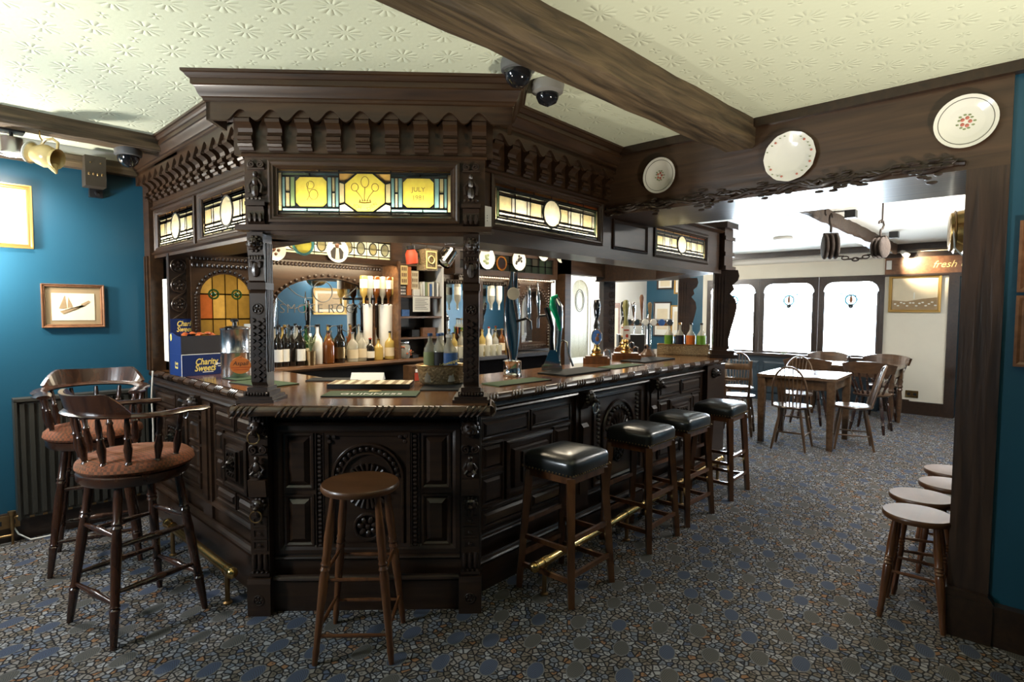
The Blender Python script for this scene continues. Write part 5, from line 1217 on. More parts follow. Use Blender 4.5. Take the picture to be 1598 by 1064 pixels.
# framed pictures
def picture(name, label, M, w_, h_, fw, fmat, mount, art=None, fd=.03):
    r = thing(name, label, 'picture', M)
    obj('frame', MB().ring4(-w_/2, w_/2, -h_/2, h_/2, 0, fw, [(0, 0), (0, fd), (.25, fd), (.5, fd*.75), (.8, fd*.8), (1, fd*.4), (1, 0)]), fmat, r, 25)
    obj('mount', MB().box(-w_/2+fw*.8, w_/2-fw*.8, -.008, 0, -h_/2+fw*.8, h_/2-fw*.8), mount, r, 0)
    return r
F_WL = lambda x, z: Matrix.Translation((x, 5.15, z))
pc = picture('framed_picture', 'small brown framed sepia print of boats on the teal wall', F_WL(.852, 1.615), .365, .31, .022, FRW, MOUNT)
obj('print', MB().box(-.125, .125, -.011, -.008, -.105, .09), SEPL, pc, 0)
m = MB().prism([(-.08, -.04), (.07, .0), (.09, .02), (.03, -.02), (-.06, -.06)], -.013, -.011).prism([(-.085, -.02), (-.05, .075), (-.04, -.02)], -.013, -.011).prism([(-.035, -.015), (-.03, .06), (-.005, -.01)], -.013, -.011).prism([(.04, .01), (.09, .04), (.10, .03), (.06, 0)], -.013, -.011); obj('drawing', m, SEPIA, pc, 0)
pl = picture('framed_picture', 'large pale framed print under the wall spotlight, cut off at left', F_WL(.38, 2.22), .52, .43, .03, GOLD, PAPER); obj('print', MB().box(-.19, .17, -.011, -.008, -.14, .13), SEPL, pl, 0)
F_E = lambda y, z: frame((0, -1), (1, 0), (3.56, y)) @ Matrix.Translation((0, 0, z))
pr1 = picture('framed_picture', 'brown framed picture high on the right teal wall edge', F_E(-.14, 1.86), .47, .33, .045, FRW, PAPER); pr2 = picture('framed_picture', 'brown framed picture below another on the right teal wall edge', F_E(-.14, 1.515), .47, .33, .045, FRW, PAPER)
for q in (pr1, pr2): obj('print', MB().box(-.15, .15, -.011, -.008, -.09, .09), SEPL, q, 0)
pf = picture('framed_picture', 'gilt framed seaside view on the far white wall', F_FAR @ Matrix.Translation((3.46, 0, 1.89)), .68, .58, .045, GOLD, SEPL)
m = MB().prism([(-.29, -.24), (.29, -.24), (.29, -.06), (.1, -.08), (-.1, -.12), (-.29, -.10)], -.011, -.008); obj('shore', m, SEPIA, pf, 0); m = MB()
for k in range(14): m.ball((-.25+.04*k, -.012, -.16-.03*math.sin(k*2)), .018, .003, .012, 6, 4)
m.box(-.01, .005, -.012, -.009, -.08, .02); obj('rocks', m, PAPER, pf)['kind'] = 'stuff'
F_T = frame((0, -1), (1, 0), (10.85, 5.6))
for (x, z, w_, h_, lb) in ((-.22, 1.43, .40, .72, 'tall pale framed print seen through the bar, left of the other prints'), (.16, 1.40, .36, .64, 'gold framed print seen through the bar beside the tall pale one'), (-.17, 2.20, .36, .30, 'small framed print seen through the bar, upper left'), (.20, 2.16, .32, .42, 'small gold framed print seen through the bar, upper right')):
    q = picture('framed_picture', lb, F_T @ Matrix.Translation((x, 0, z)), w_, h_, .03, GOLD if x > 0 else DK, PAPER); obj('print', MB().box(-w_*.3, w_*.3, -.011, -.008, -h_*.3, h_*.3), SEPL, q, 0)
q = picture('framed_picture', 'pale framed print on the white wall beside the glazed door', Matrix.Translation((9.25, 6.2, 2.1)), .35, .55, .03, DK, PAPER); obj('print', MB().box(-.1, .1, -.011, -.008, -.18, .18), SEPL, q, 0)
q = picture('framed_picture', 'gilt framed print on the side wall of the far room', frame((-1, 0), (0, -1), (5.6, -.4)) @ Matrix.Translation((0, 0, 1.75)), .7, .5, .05, GOLD, SEPL); obj('print', MB().box(-.25, .25, -.011, -.008, -.15, .15), SEPIA, q, 0)
# speaker on the wall
sk = thing('wall_speaker', 'small dark loudspeaker on the teal wall near the bar', 'speaker', T(.985, 5.06))
obj('cabinet', MB().box(-.062, .062, -.06, .06, 2.47, 2.685), plain('speaker_brown', (.045, .035, .025), .4), sk, 0); obj('bracket', MB().cyl((.02, .0, 2.42), (.02, .06, 2.45), .012).box(-.02, .06, .05, .09, 2.41, 2.47), BLACK, sk)
m = MB()
for x in (-.03, .03): m.ball((x, -.061, 2.635), .006, n=6, m=4)
for k in range(4): m.ball((-.04+.026*k, -.061, 2.555), .007, .004, .010, 6, 4)
obj('studs', m, OLDBR, sk)
# spotlight over the large print
sp = thing('spotlight', 'silver cylinder spotlight on the beam at the left edge', 'spotlight', T(.485, 4.56))
obj('body', MB().lathe([(.0, 2.615), (.066, 2.61), (.068, 2.605), (.068, 2.53), (.071, 2.525), (.071, 2.515)], n=24, caps=False), STEEL, sp); obj('stem', MB().cyl((0, 0, 2.61), (0, 0, 2.66), .010), BLACK, sp); obj('base_plate', MB().box(-.09, .06, -.05, .05, 2.645, 2.66), BLACK, sp, 0); obj('bulb', MB().lathe([(.055, 2.525), (.04, 2.535), (0, 2.54)], n=16, caps=False), LAMPW, sp)
# hanging jug
jg = thing('china_jug', 'tan glazed jug hanging by its handle from the ceiling beam', 'jug', Matrix.Translation((.62, 4.40, 2.505)) @ Matrix.Rotation(math.radians(-45), 4, 'Z') @ Matrix.Rotation(math.radians(104), 4, 'Y'))
obj('body', MB().lathe([(.050, -.085), (.058, -.080), (.045, -.065), (.060, -.03), (.068, .005), (.060, .035), (.052, .05), (.060, .075), (.054, .07), (.046, .05), (.055, 0), (.03, -.06), (0, -.06)], n=20, caps=False), JUG, jg); obj('foot', MB().lathe([(0, -.084), (.045, -.088), (.064, -.092), (.066, -.084), (.05, -.076)], n=20, caps=False), CHINA, jg)
obj('spout', MB().turn((.045, 0, .05), (.085, 0, .085), [(0, .028), (.6, .016), (1, .006)], 8), JUG, jg); obj('handle', MB().tube([(-.055, 0, .06), (-.095, 0, .055), (-.11, 0, .02), (-.095, 0, -.02), (-.06, 0, -.035)], .008, 8), JUG, jg)
tag(obj('cup_hook', MB().tube([(.60, 4.42, 2.66), (.60, 4.42, 2.62), (.61, 4.42, 2.60), (.62, 4.42, 2.605)], .004, 6), BRASS), 'small brass hook holding the hanging jug', 'hook')
# dome cameras
def dome(M, label, r=.075):
    t = thing('dome_camera', label, 'camera', M, 'ceiling dome cameras')
    obj('housing', MB().lathe([(r*1.05, 0), (r*1.08, -.02), (r*1.05, -.045), (r*.9, -.05)], n=24), GREYP, t); obj('dome', MB().lathe([(r*.88, -.046), (r*.86, -.065), (r*.7, -.095), (r*.4, -.115), (0, -.122)], n=24, caps=False), BLACKG, t)
    return t
dc = dome(T(1.985, 1.822, 2.75), 'black dome camera on the ceiling against the front cornice')
dome2 = thing('dome_camera', 'silver and black dome camera on the pale ceiling right of the black one', 'camera', T(2.27, 1.88, 2.75), 'ceiling dome cameras')
obj('housing', MB().lathe([(.080, 0), (.085, -.015), (.078, -.05), (.06, -.06)], n=24), plain('silver_housing', (.20, .19, .17), .3), dome2); obj('dome', MB().lathe([(.056, -.058), (.058, -.075), (.045, -.10), (0, -.122)], n=24, caps=False), BLACKG, dome2)
dup(dc, T(1.075, 4.53, 2.665), 'dome camera under the left beam beside the bar canopy')
# wall plates on the lintel
def wall_plate(y, z, R, label, floral_rim):
    r = thing('wall_plate', label, 'plate', frame((0, -1), (1, 0), (3.54, y)) @ Matrix.Translation((0, -.012, z)), 'decorative plates on the oak lintel')
    Mx = Matrix.Rotation(PI/2, 4, 'X')
    n = 40; m = MB(); prof = [(0, .004), (R*.55, .004), (R*.62, .008), (R*.95, .020), (R, .022), (R, .018), (R*.6, 0), (0, 0)]
    m.lathe(prof, n=n, M=Mx, caps=False)
    if floral_rim:
        m.v = [(v[0]*(1+.012*math.cos(12*math.atan2(v[2], v[0]))), v[1], v[2]*(1+.012*math.cos(12*math.atan2(v[2], v[0])))) for v in m.v]
    obj('dish', m, CHINA, r)
    ro, le = MB(), MB(); rr = random.Random(int(y*100))
    if floral_rim:
        for k in range(26):
            a = 2*PI*k/26+rr.random()*.15; q = R*(.80+.12*rr.random())
            if math.sin(k*.9) < -.55: continue
            (ro if k % 3 == 0 else le).ball((q*math.cos(a), -.016-.006*(q/R), q*math.sin(a)), R*.05 if k % 3 == 0 else R*.045, .003, R*.045 if k % 3 == 0 else R*.02, 6, 4)
    else:
        obj('rim_line', MB().torus((0, -.0165, 0), R*.86, R*.016, n=40, k=5), GRNLINE, r)
        for k in range(5): a = 2*PI*k/5; ro.ball((R*.13*math.cos(a), -.005, R*.15*math.sin(a)), R*.07, .003, R*.07, 8, 4)
        for k in range(11): a = 2*PI*k/11; le.ball((R*.27*math.cos(a)*(1-.2*(k % 2)), -.005, R*.27*math.sin(a)), R*.055, .003, R*.035, 6, 4)
    obj('painted_roses', ro, ROSE, r); obj('painted_leaves', le, LEAF, r); return r
wall_plate(1.93, 2.511, .118, 'small white plate with flower centre, left on the oak lintel', False); wall_plate(1.105, 2.49, .140, 'scalloped plate with flowered rim in the middle of the lintel', True); wall_plate(.31, 2.515, .125, 'white plate with dark rim line and flower centre, right on the lintel', False)
# cable down the left end of the bar and intercom box on the canopy
tag(obj('flex_cable', MB().tube([(1.30, 4.98, 1.12), (1.288, 4.99, .9), (1.292, 4.98, .7), (1.288, 4.99, .4), (1.285, 4.98, .05)], .006, 6), WHITEP), 'white flex hanging down the left end of the bar', 'cable')
ib = thing('alarm_box', 'small white alarm box on the canopy beside the right leaded light', 'box', F_RIGHT @ Matrix.Translation((.135, -.01, 2.115)))
obj('case', MB().box(-.035, .035, -.015, .04, -.06, .06), WHITEP, ib, 0); m = MB()
for k in range(3): m.ball((0, -.016, -.02+.014*k), .003, n=6, m=4)
obj('buttons', m, GREYP, ib)
# ------------------------------------------------------------------ far room fittings
def pulley(M, label, s=1.0):
    r = thing('pulley_block', label, 'pulley', M, 'old ship pulleys hung from the far ceiling')
    obj('hook', MB().tube([(0, 0, .30*s), (.035*s, 0, .29*s), (.05*s, 0, .25*s), (.03*s, 0, .21*s), (0, 0, .195*s), (-.005*s, 0, .17*s), (0, 0, .13*s)], .011*s, 8).tube([(0, 0, .30*s), (-.03*s, 0, .285*s), (-.035*s, 0, .26*s)], .009*s, 8), IRON, r)
    for y in (-.045, 0, .045): obj('cheek', MB().lathe([(.06, -.020), (.085, -.016), (.094, -.006), (.094, .006), (.085, .016), (.06, .020)], n=16, M=Matrix.Translation((0, y*s, 0)) @ Matrix.Rotation(PI/2, 4, 'X') @ Matrix.Diagonal((s, s*1.25, s, 1))), IRON, r)
    obj('sheave', MB().lathe([(.07, -.035), (.055, 0), (.07, .035)], n=14, M=Matrix.Rotation(PI/2, 4, 'X') @ Matrix.Diagonal((s, s, s, 1))), OLDBR, r)
    obj('strap', MB().box(-.012*s, .012*s, -.06*s, .06*s, .10*s, .125*s).box(-.012*s, .012*s, -.063*s, -.055*s, -.10*s, .12*s).box(-.012*s, .012*s, .055*s, .063*s, -.10*s, .12*s), IRON, r, 0)
    return r
pa = pulley(T(6.2, 1.545, 2.235, .5), 'rusty pulley block with open hook hanging from the far ceiling', 1.05)
pb = dup(pa, T(6.2, 1.13, 2.195, -.4), 'second rusty pulley block, hanging right of the open hook one'); pb.scale = (.8, .8, .8)
tag(obj('ceiling_hook', MB().tube([(6.2, 1.60, 2.65), (6.2, 1.60, 2.56), (6.2, 1.59, 2.54)], .008, 6).ball((6.2, 1.6, 2.645), .025, .025, .01), IRON), 'iron eye in the ceiling above the hook pulley', 'hook')
tag(obj('ceiling_hook', MB().tube([(6.2, 1.12, 2.65), (6.2, 1.12, 2.45), (6.2, 1.13, 2.42)], .008, 6), IRON), 'iron hanger above the right hand pulley', 'hook')
m = MB(); ch = [(6.2, 1.50-.043*k, 2.16-.06*math.sin(PI*k/8)) for k in range(9)]
for k, p in enumerate(ch): M = Matrix.Translation(p) @ Matrix.Rotation(PI/2*(k % 2), 4, 'Y'); m.add(*(lambda q: (q.v, q.f))(MB().tube([(0, .03*math.cos(a), .016*math.sin(a)) for a in [2*PI*i/10 for i in range(10)]], .007, 5, True)), M)
tag(obj('iron_chain', m, IRON), 'short iron chain slung between the two pulleys', 'chain')
kg = thing('brass_keg', 'hooped brass keg hung high behind the wooden post', 'keg', Matrix.Translation((4.95, .33, 2.15)) @ Matrix.Rotation(math.radians(-80), 4, 'Z') @ Matrix.Rotation(PI/2, 4, 'Y'))
obj('barrel', MB().lathe([(.11, -.17), (.128, -.165), (.14, -.12), (.155, 0), (.14, .12), (.128, .165), (.11, .17)], n=28), BRASS, kg)
for z in (-.14, -.09, .09, .14): obj('hoop', MB().lathe([(.132+.018*(1-abs(z)/.17), z-.008), (.146+.012*(1-abs(z)/.17), z), (.132+.018*(1-abs(z)/.17), z+.008)], n=28), OLDBR, kg)
tag(obj('white_cord', MB().tube([(4.80, .46, 2.15), (4.79, .45, 2.03), (4.82, .41, 1.98), (4.90, .36, 1.975), (4.98, .30, 2.02)], .005, 6).tube([(4.86, .44, 2.45), (4.90, .42, 2.65)], .004, 6), PAPER), 'white cord looped under the brass keg', 'cord')
tag(obj('hanging_bracket', MB().box(4.90, 5.02, .25, .41, 2.30, 2.65), DK, None, 0), 'dark bracket holding the brass keg', 'bracket')
tag(obj('smoke_detector', MB().lathe([(.12, 2.65), (.13, 2.64), (.12, 2.615), (.06, 2.60), (0, 2.598)], (8.55, 2.74, 0), 20, caps=False), WHITEP), 'round pale smoke detector on the far ceiling', 'detector')
for (x, y, lb) in ((6.75, 1.50, 'small black box on the far ceiling near the pulley hook'), (8.9, 1.47, 'small black box on the far ceiling beyond the pulleys')): tag(obj('sensor_box', MB().box(x-.05, x+.05, y-.05, y+.05, 2.57, 2.65), BLACK, None, 0), lb, 'sensor')
sb = thing('sign_board', 'brown board with gold script over the far doorway', 'sign', F_FAR)
obj('board', MB().box(3.06, 5.0, -.04, 0, 2.19, 2.46), FRW, sb, 0); obj('capping', MB().box(3.04, 5.0, -.07, 0, 2.46, 2.53).box(3.04, 5.0, -.055, 0, 2.17, 2.20), DK, sb, 0)
front_text('lettering', 'fresh coffee', .145, GOLDP, sb, 4.02, -.042, 2.33, shear=.35, extrude=.001)
tag(obj('light_switch', MB().box(10.79, 10.81, 1.80, 1.87, 2.28, 2.42), WHITEP, None, 0), 'white plastic box at the left end of the sign board', 'switch')
s2_ = thing('spotlight', 'small white spotlight over the sign board in the far room', 'spotlight', T(10.58, 1.62, 0))
obj('arm', MB().cyl((0, 0, 2.6), (0, 0, 2.55), .012), WHITEP, s2_); obj('head', MB().turn((-.02, .03, 2.55), (.05, -.05, 2.47), [(0, .02), (.3, .035), (1, .045)], 14), WHITEP, s2_)
ws = thing('wall_socket', 'brass socket plate low on the far white wall', 'socket', F_FAR @ Matrix.Translation((3.48, 0, .31)))
obj('plate', MB().box(-.085, .085, -.012, 0, -.055, .055), BRASS, ws, 0); obj('sockets', MB().box(-.06, -.02, -.015, -.012, -.02, .02).box(.02, .06, -.015, -.012, -.02, .02), BLACK, ws, 0)
vs_ = thing('glass_vase', 'small glass vase on the far window sill', 'vase', T(10.72, 3.36, .85)); obj('bowl', MB().lathe([(.04, 0), (.065, .03), (.07, .07), (.045, .10), (.03, .13), (.035, .17)], n=16), BG_CL, vs_); obj('collar', MB().lathe([(.032, .12), (.036, .125), (.032, .13)], n=16), DK, vs_)
cu = thing('cupboard', 'red brown glazed cupboard against the white wall, seen through the bar', 'cupboard', T(9.0, 6.05)); obj('body', MB().box(0, .55, -.02, .14, 0, 1.75), FRW, cu, 0); obj('glass', MB().box(.08, .47, -.026, -.02, .9, 1.65), SEPL, cu, 0)
ORD = ['leftmost', 'second from left', 'third from left', 'fourth from left', 'fifth from left', 'sixth from left', 'seventh from left', 'eighth from left', 'ninth from left', 'tenth from left', 'rightmost']

# ================================================================== THINGS ON AND BEHIND THE BAR
CT = 1.119
# charity sweet boxes
Mb = T(1.335, 4.43, 0, math.radians(3)) @ Matrix.Diagonal((.82, .66, 1.04, 1))
bx1 = thing('sweet_box', 'closed navy Charity Sweets box, bottom of the stack on the bar', 'box', Mb @ Matrix.Translation((0, 0, CT/1.04)))
obj('carton', MB().box(0, .34, 0, .33, 0, .148), NAVY, bx1, 0); obj('edge_print', MB().box(-.001, .341, -.001, .004, .144, .149).box(-.001, .003, -.001, .003, 0, .148).box(.337, .341, -.001, .003, 0, .148), WHTP, bx1, 0)
front_text('lettering', 'Charity', .062, YELP, bx1, .20, -.0015, .092, shear=.3, bold=.0012); front_text('lettering', 'Sweets', .062, YELP, bx1, .19, -.0015, .048, shear=.3, bold=.0012)
front_text('lettering', 'Charity', .030, YELP, bx1, -.0015, .14, .085, rz=-PI/2, shear=.3); front_text('lettering', 'Sweets', .030, YELP, bx1, -.0015, .14, .058, rz=-PI/2, shear=.3)
obj('swoosh', MB().box(.17, .26, -.0015, 0, .018, .023), WHTP, bx1, 0); obj('charity_logo', MB().prism(ellipse(.288, .075, .014, .011, 12), -.0015, 0).box(.30, .328, -.0015, 0, .071, .077).box(.30, .325, -.0015, 0, .055, .060), WHTP, bx1, 0)
bx2 = thing('sweet_box', 'open Charity Sweets display box with raised lid, top of the stack', 'box', Mb @ Matrix.Translation((0, .0, CT/1.04+.149)))
obj('tray', MB().box(0, .335, 0, .004, 0, .125).box(0, .335, .32, .324, 0, .125).box(.331, .335, 0, .32, 0, .125).box(0, .335, 0, .32, 0, .004), DCARD, bx2, 0)
obj('side_panel', MB().prismx([(0, 0), (.32, 0), (.32, .145), (.22, .145), (.10, .125), (0, .12)], -.003, 0), NAVY, bx2, 0)
obj('lid', MB().box(.01, .25, .316, .322, .10, .24), NAVY, bx2, 0)
front_text('lettering', 'Charity', .052, YELP, bx2, .135, .3145, .205, shear=.3, bold=.001); front_text('lettering', 'Sweets', .052, YELP, bx2, .13, .3145, .165, shear=.3, bold=.001)
obj('price_badge', MB().prism(ellipse(0, 0, .024, .026, 16), -.001, 0, Matrix.Translation((-.004, .265, .112)) @ Matrix.Rotation(-PI/2, 4, 'Z')), YELP, bx2, 0); front_text('price', '£1', .030, INK, bx2, -.0055, .265, .112, rz=-PI/2)
rr = random.Random(11)
for k in range(7):
    M = Mb @ Matrix.Translation((.07+.035*k, .06+.2*rr.random(), CT/1.04+.149+.128+.006*(k % 3))) @ Matrix.Rotation(rr.random()*2, 4, 'Z')
    s = thing('sweet_packet', 'crinkled orange sweet packet in the open display box, %s' % (ORD[k] if k < 6 else 'rightmost'), 'sweet packet', M, 'sweet packets in the display box')
    obj('wrapper', MB().ball((0, 0, 0), .045, .024, .012, 8, 5), SWEET, s); obj('crimped_ends', MB().box(-.056, -.04, -.02, .02, -.002, .002).box(.04, .056, -.02, .02, -.002, .002), ORNG, s, 0)
# urn
ur = thing('steel_urn', 'stainless steel urn with orange oval label on the bar', 'urn', T(1.585, 4.13, CT, math.radians(-20)))
obj('body', MB().lathe([(.088, 0), (.092, .01), (.092, .17), (.095, .175), (.095, .182), (.092, .187), (.092, .33), (.096, .335), (.096, .345), (.085, .352), (.05, .362), (0, .366)], n=32, caps=False), STEEL, ur); obj('knob', MB().lathe([(.016, .362), (.014, .385), (.026, .395), (.028, .405), (.018, .412)], n=14), BLACK, ur); obj('clasp', MB().box(-.06, -.02, -.085, -.05, .335, .36), BLACK, ur, 0)
Ml = Matrix.Translation((.03, -.096, .09))
obj('oval_label', MB().prism(ellipse(0, 0, .066, .056, 28), -.003, .003, Ml), ORNG, ur, 0); front_text('lettering', 'Aspall', .040, INK, ur, .03, -.0995, .105, shear=.2); obj('label_lines', MB().box(-.03, .09, -.100, -.099, .075, .079).box(-.015, .075, -.100, -.099, .060, .064), REDP, ur, 0)
wn_ = thing('warning_card', 'cream WARNING notice sheet standing behind the steel urn', 'notice', T(1.84, 4.26, CT, math.radians(-24)))
obj('sheet', MB().box(-.13, .06, 0, .004, 0, .37), PAPER, wn_, 0); front_text('lettering', 'WARNING', .036, REDP, wn_, -.035, -.001, .33); m = MB()
for k in range(9): m.box(-.115, .045-.02*(k % 3), -.001, 0, .28-.027*k, .286-.027*k)
obj('text_lines', m, INK, wn_, 0)
# bar mats
def mat_(name, label, M, w_, d_, m_, txt=None, th=.006):
    r = thing(name, label, 'bar mat', M); obj('pad', MB().box(-w_/2, w_/2, -d_/2, d_/2, 0, th), m_, r, 0)
    obj('trim_edge', MB().box(-w_/2, w_/2, -d_/2-.004, -d_/2, 0, th*.9), BLMAT, r, 0)
    if txt: text('lettering', txt, d_*.36, PAPER, r, Matrix.Translation((0, -d_*.12, th)), extrude=.0005, spacing=1.05)
    return r
A45 = -PI/4
gm = mat_('bar_towel', 'green GUINNESS bar mat at the front edge of the bar', F_FRONT @ T(-.02, .235, CT), .52, .20, GREENM, 'GUINNESS')
obj('harp_emblem', MB().tube([(-.03, .06, .007), (-.03, .085, .007), (0, .09, .007), (.035, .075, .007), (.01, .055, .007), (-.03, .06, .007)], .004, 5), GOLDP, gm)
mat_('bar_towel', 'green bar mat on the right hand counter before the tall chrome tap', T(2.80, 2.56, CT, math.radians(-2)), .50, .17, GREENM, None); mat_('bar_towel', 'green bar mat on the left counter beside the urn', T(1.58, 3.66, CT, math.radians(-80)), .42, .22, GREENM, None); mat_('bar_towel', 'smaller green bar mat at the far left counter by the boxes', T(1.60, 4.02, CT, math.radians(-85)), .2, .20, GREENM, None)
mat_('drip_mat', 'black rubber mat on the bar left of the menus', T(2.0, 3.52, CT, math.radians(-45)), .34, .16, BLMAT); mat_('drip_mat', 'black rubber mat under the planter of bottles', F_FRONT @ T(.38, .56, CT), .30, .36, BLMAT); mat_('drip_mat', 'black rubber drip mat under the green topped tap', T(3.58, 2.66, CT, math.radians(2)), .62, .26, BLMAT, None, .012); mat_('drip_mat', 'black drip mat before the chrome tap tower', T(4.95, 2.80, CT, math.radians(2)), .62, .26, BLMAT, None, .012); mat_('bar_towel', 'green bar mat between the hand pumps and the bar edge', T(4.25, 2.66, CT, math.radians(2)), .5, .17, GREENM)
mn = thing('menu_folder', 'striped menu folder lying behind the GUINNESS mat', 'menu', F_FRONT @ T(-.10, .56, CT)); obj('cover', MB().box(-.24, .26, -.10, .10, 0, .028), BLACK, mn, 0); m = MB()
for k in range(8): m.box(-.23+.062*k, -.20+.062*k, -.095, .095, .028, .0295)
obj('sheet', MB().box(-.235, .255, -.098, .098, .028, .029), SEPL, mn, 0); obj('stripes', m, MOUNT, mn, 0)
tag(obj('folded_leaflet', MB().prismx([(0, 0), (.10, 0), (.05, .05)], -.10, .12, F_FRONT @ T(-.20, .86, CT)), PAPER, None, 0), 'folded white leaflet at the back edge of the bar', 'leaflet')
# bottles
def bottle(name, M, label, h, r, glass, cap, lab=None, shoulder=.62, neck=.30, group=None, square=False, labz=(.12, .42), labm=None, cat='bottle'):
    t = thing(name, label, cat, M, group); n = 4 if square else 16
    rn = r*neck
    prof = [(r*.9, 0), (r, h*.02), (r, h*(shoulder-.08)), (r*.93, h*shoulder), (rn*1.4, h*(shoulder+.12)), (rn, h*(shoulder+.17)), (rn, h*.93), (rn*1.15, h*.935), (rn*1.15, h*.955)]
    obj('glass', MB().lathe(prof, n=14), glass, t); obj('cap', MB().lathe([(rn*1.1, h*.94), (rn*1.2, h*.945), (rn*1.2, h*1.0), (0, h*1.003)], n=12, caps=False), cap, t)
    if lab: obj('label', MB().lathe([(r*1.012, h*labz[0]), (r*1.012, h*labz[1])], n=14, caps=False), lab, t)
    return t
SH = 1.123; G1 = 'bottles on the mirrored back bar shelf'
BL = [(2.107, .34, .036, BG_DK, BLACK, PAPER, 'dark wine bottle at the left end of the bottle shelf'), (2.165, .345, .036, BG_DK, GOLD, PAPER, 'dark bottle with gold neck, second on the bottle shelf'), (2.225, .335, .038, BG_DK, BLACK, None, 'black bottle, third on the bottle shelf'), (2.295, .335, .048, BG_DK, BLACK, PAPER, 'broad black bottle with big white label on the shelf'),
      (2.455, .345, .042, BG_WH, BLACK, None, 'white coconut liqueur bottle on the shelf'), (2.56, .29, .052, BG_AM, BLACK, None, 'squat brown bottle beside the white one'), (2.665, .335, .050, BG_DK, BLACK, OLDBR, 'black cream liqueur bottle mid shelf'),
      (2.80, .27, .050, BG_CL, STEEL, SEPL, 'square shouldered clear spirit bottle mid shelf'), (2.895, .28, .045, BG_CL, BLACK, SEPL, 'clear gin bottle right of the square shouldered one'), (2.985, .21, .040, BG_DK, REDP, PAPER, 'small dark bottle with red cap on the shelf'), (3.075, .20, .044, BG_YE, OLDBR, None, 'small yellow jar like bottle on the shelf'), (3.20, .27, .048, BG_YE, BLACK, SEPL, 'pale yellow bottle near the sweet jar')]
for (x, h, r, g_, c_, l_, lb) in BL: bottle('spirit_bottle', T(x, 4.60, SH), lb, h, r, g_, c_, l_, group=G1)
for k, (x, g_, h) in enumerate(((2.13, BG_CL, .33), (2.20, BG_YE, .32), (2.33, BG_CL, .34), (2.41, BG_GR, .33), (2.51, BG_CL, .33), (2.62, BG_YE, .34), (2.73, BG_CL, .33), (2.85, BG_AM, .33), (2.94, BG_CL, .34), (3.03, BG_GR, .31), (3.12, BG_CL, .30))):
    bottle('spirit_bottle', T(x, 4.72, SH), 'spirit bottle in the rear row against the mirror, %s' % ORD[k], h, .034, g_, (BLACK, GOLD, STEEL)[k % 3], (SEPL, PAPER, None)[k % 3], group='rear row of spirit bottles')
cup = thing('tin_cup', 'brass tin cup of green herbs on the bottle shelf', 'cup', T(2.375, 4.565, SH)); obj('cup', MB().lathe([(.036, 0), (.040, .12), (.036, .12), (.032, .005)], n=16), OLDBR, cup); m = MB(); rr = random.Random(4)
for k in range(26): a = rr.random()*2*PI; m.tube([(0, 0, .11), (.02*math.cos(a), .02*math.sin(a), .17), (.05*math.cos(a)*rr.random(), .05*math.sin(a), .18+.08*rr.random())], .004, 4)
obj('herbs', m, LEAF, cup)
jr = thing('sweet_jar', 'glass jar of wrapped sweets at the right of the bottle shelf', 'jar', T(3.33, 4.60, SH)); obj('jar', MB().lathe([(.085, 0), (.095, .02), (.095, .12), (.08, .14), (.08, .15)], n=20), BG_CL, jr); obj('lid', MB().lathe([(.084, .15), (.086, .152), (.084, .165), (0, .17)], n=20, caps=False), STEEL, jr); m = MB(); rr = random.Random(8)
for k in range(50): a = rr.random()*6.28; q = .097; m.ball((q*math.cos(a), q*math.sin(a), .015+.105*rr.random()), .014, .008, .009, 6, 4)
sw = obj('wrapped_sweets', m, SWEET, jr); sw['kind'] = 'stuff'
# optics: inverted bottles on a rack, with two white cylinders standing in for bright white shapes below
oq = thing('optic_rack', 'upright optic rack between the mirror and the cabinet', 'rack', T(3.09, 4.66)); obj('pole', MB().cyl((0, .04, SH), (0, .04, 1.9), .016), SHW, oq); obj('crossbar', MB().box(-.2, .2, .02, .05, 1.69, 1.71), BLACK, oq, 0); obj('foot', MB().lathe([(.06, 0), (.06, .015), (.02, .03)], (0, .04, SH), 14), BLACK, oq)
for k, (dx, g_) in enumerate(((-.17, BG_YE), (-.10, BG_CL), (-.035, BG_AM), (.04, BG_CL), (.10, BG_AM), (.165, BG_YE))):
    bottle('optic_bottle', Matrix.Translation((3.09+dx, 4.60+.01*(k % 2), 1.91)) @ Matrix.Rotation(PI, 4, 'X'), 'inverted spirit bottle clamped in the optic rack, %s' % (ORD[k] if k < 5 else 'rightmost'), .27, .034, g_, STEEL, SEPL if k % 2 else PAPER, group='inverted bottles in the optic rack')
for x, lb in ((3.0, 'narrow white cylinder standing in for a bright shape under the inverted bottles'), (3.2, 'wide white cylinder standing in for a bright shape under the inverted bottles')):
    r_ = .045 if x < 3.1 else .072; t = thing('white_cylinder', lb, 'dispenser', T(x, 4.66, 1.14)); obj('cylinder', MB().lathe([(r_*.85, .0), (r_*.9, .02), (r_, .48), (r_*1.03, .50), (r_*.9, .51), (0, .512)], n=20), BG_WH, t); obj('cylinder_base', MB().lathe([(r_*.6, -.017), (r_*.6, .0)], n=12), BLACK, t)
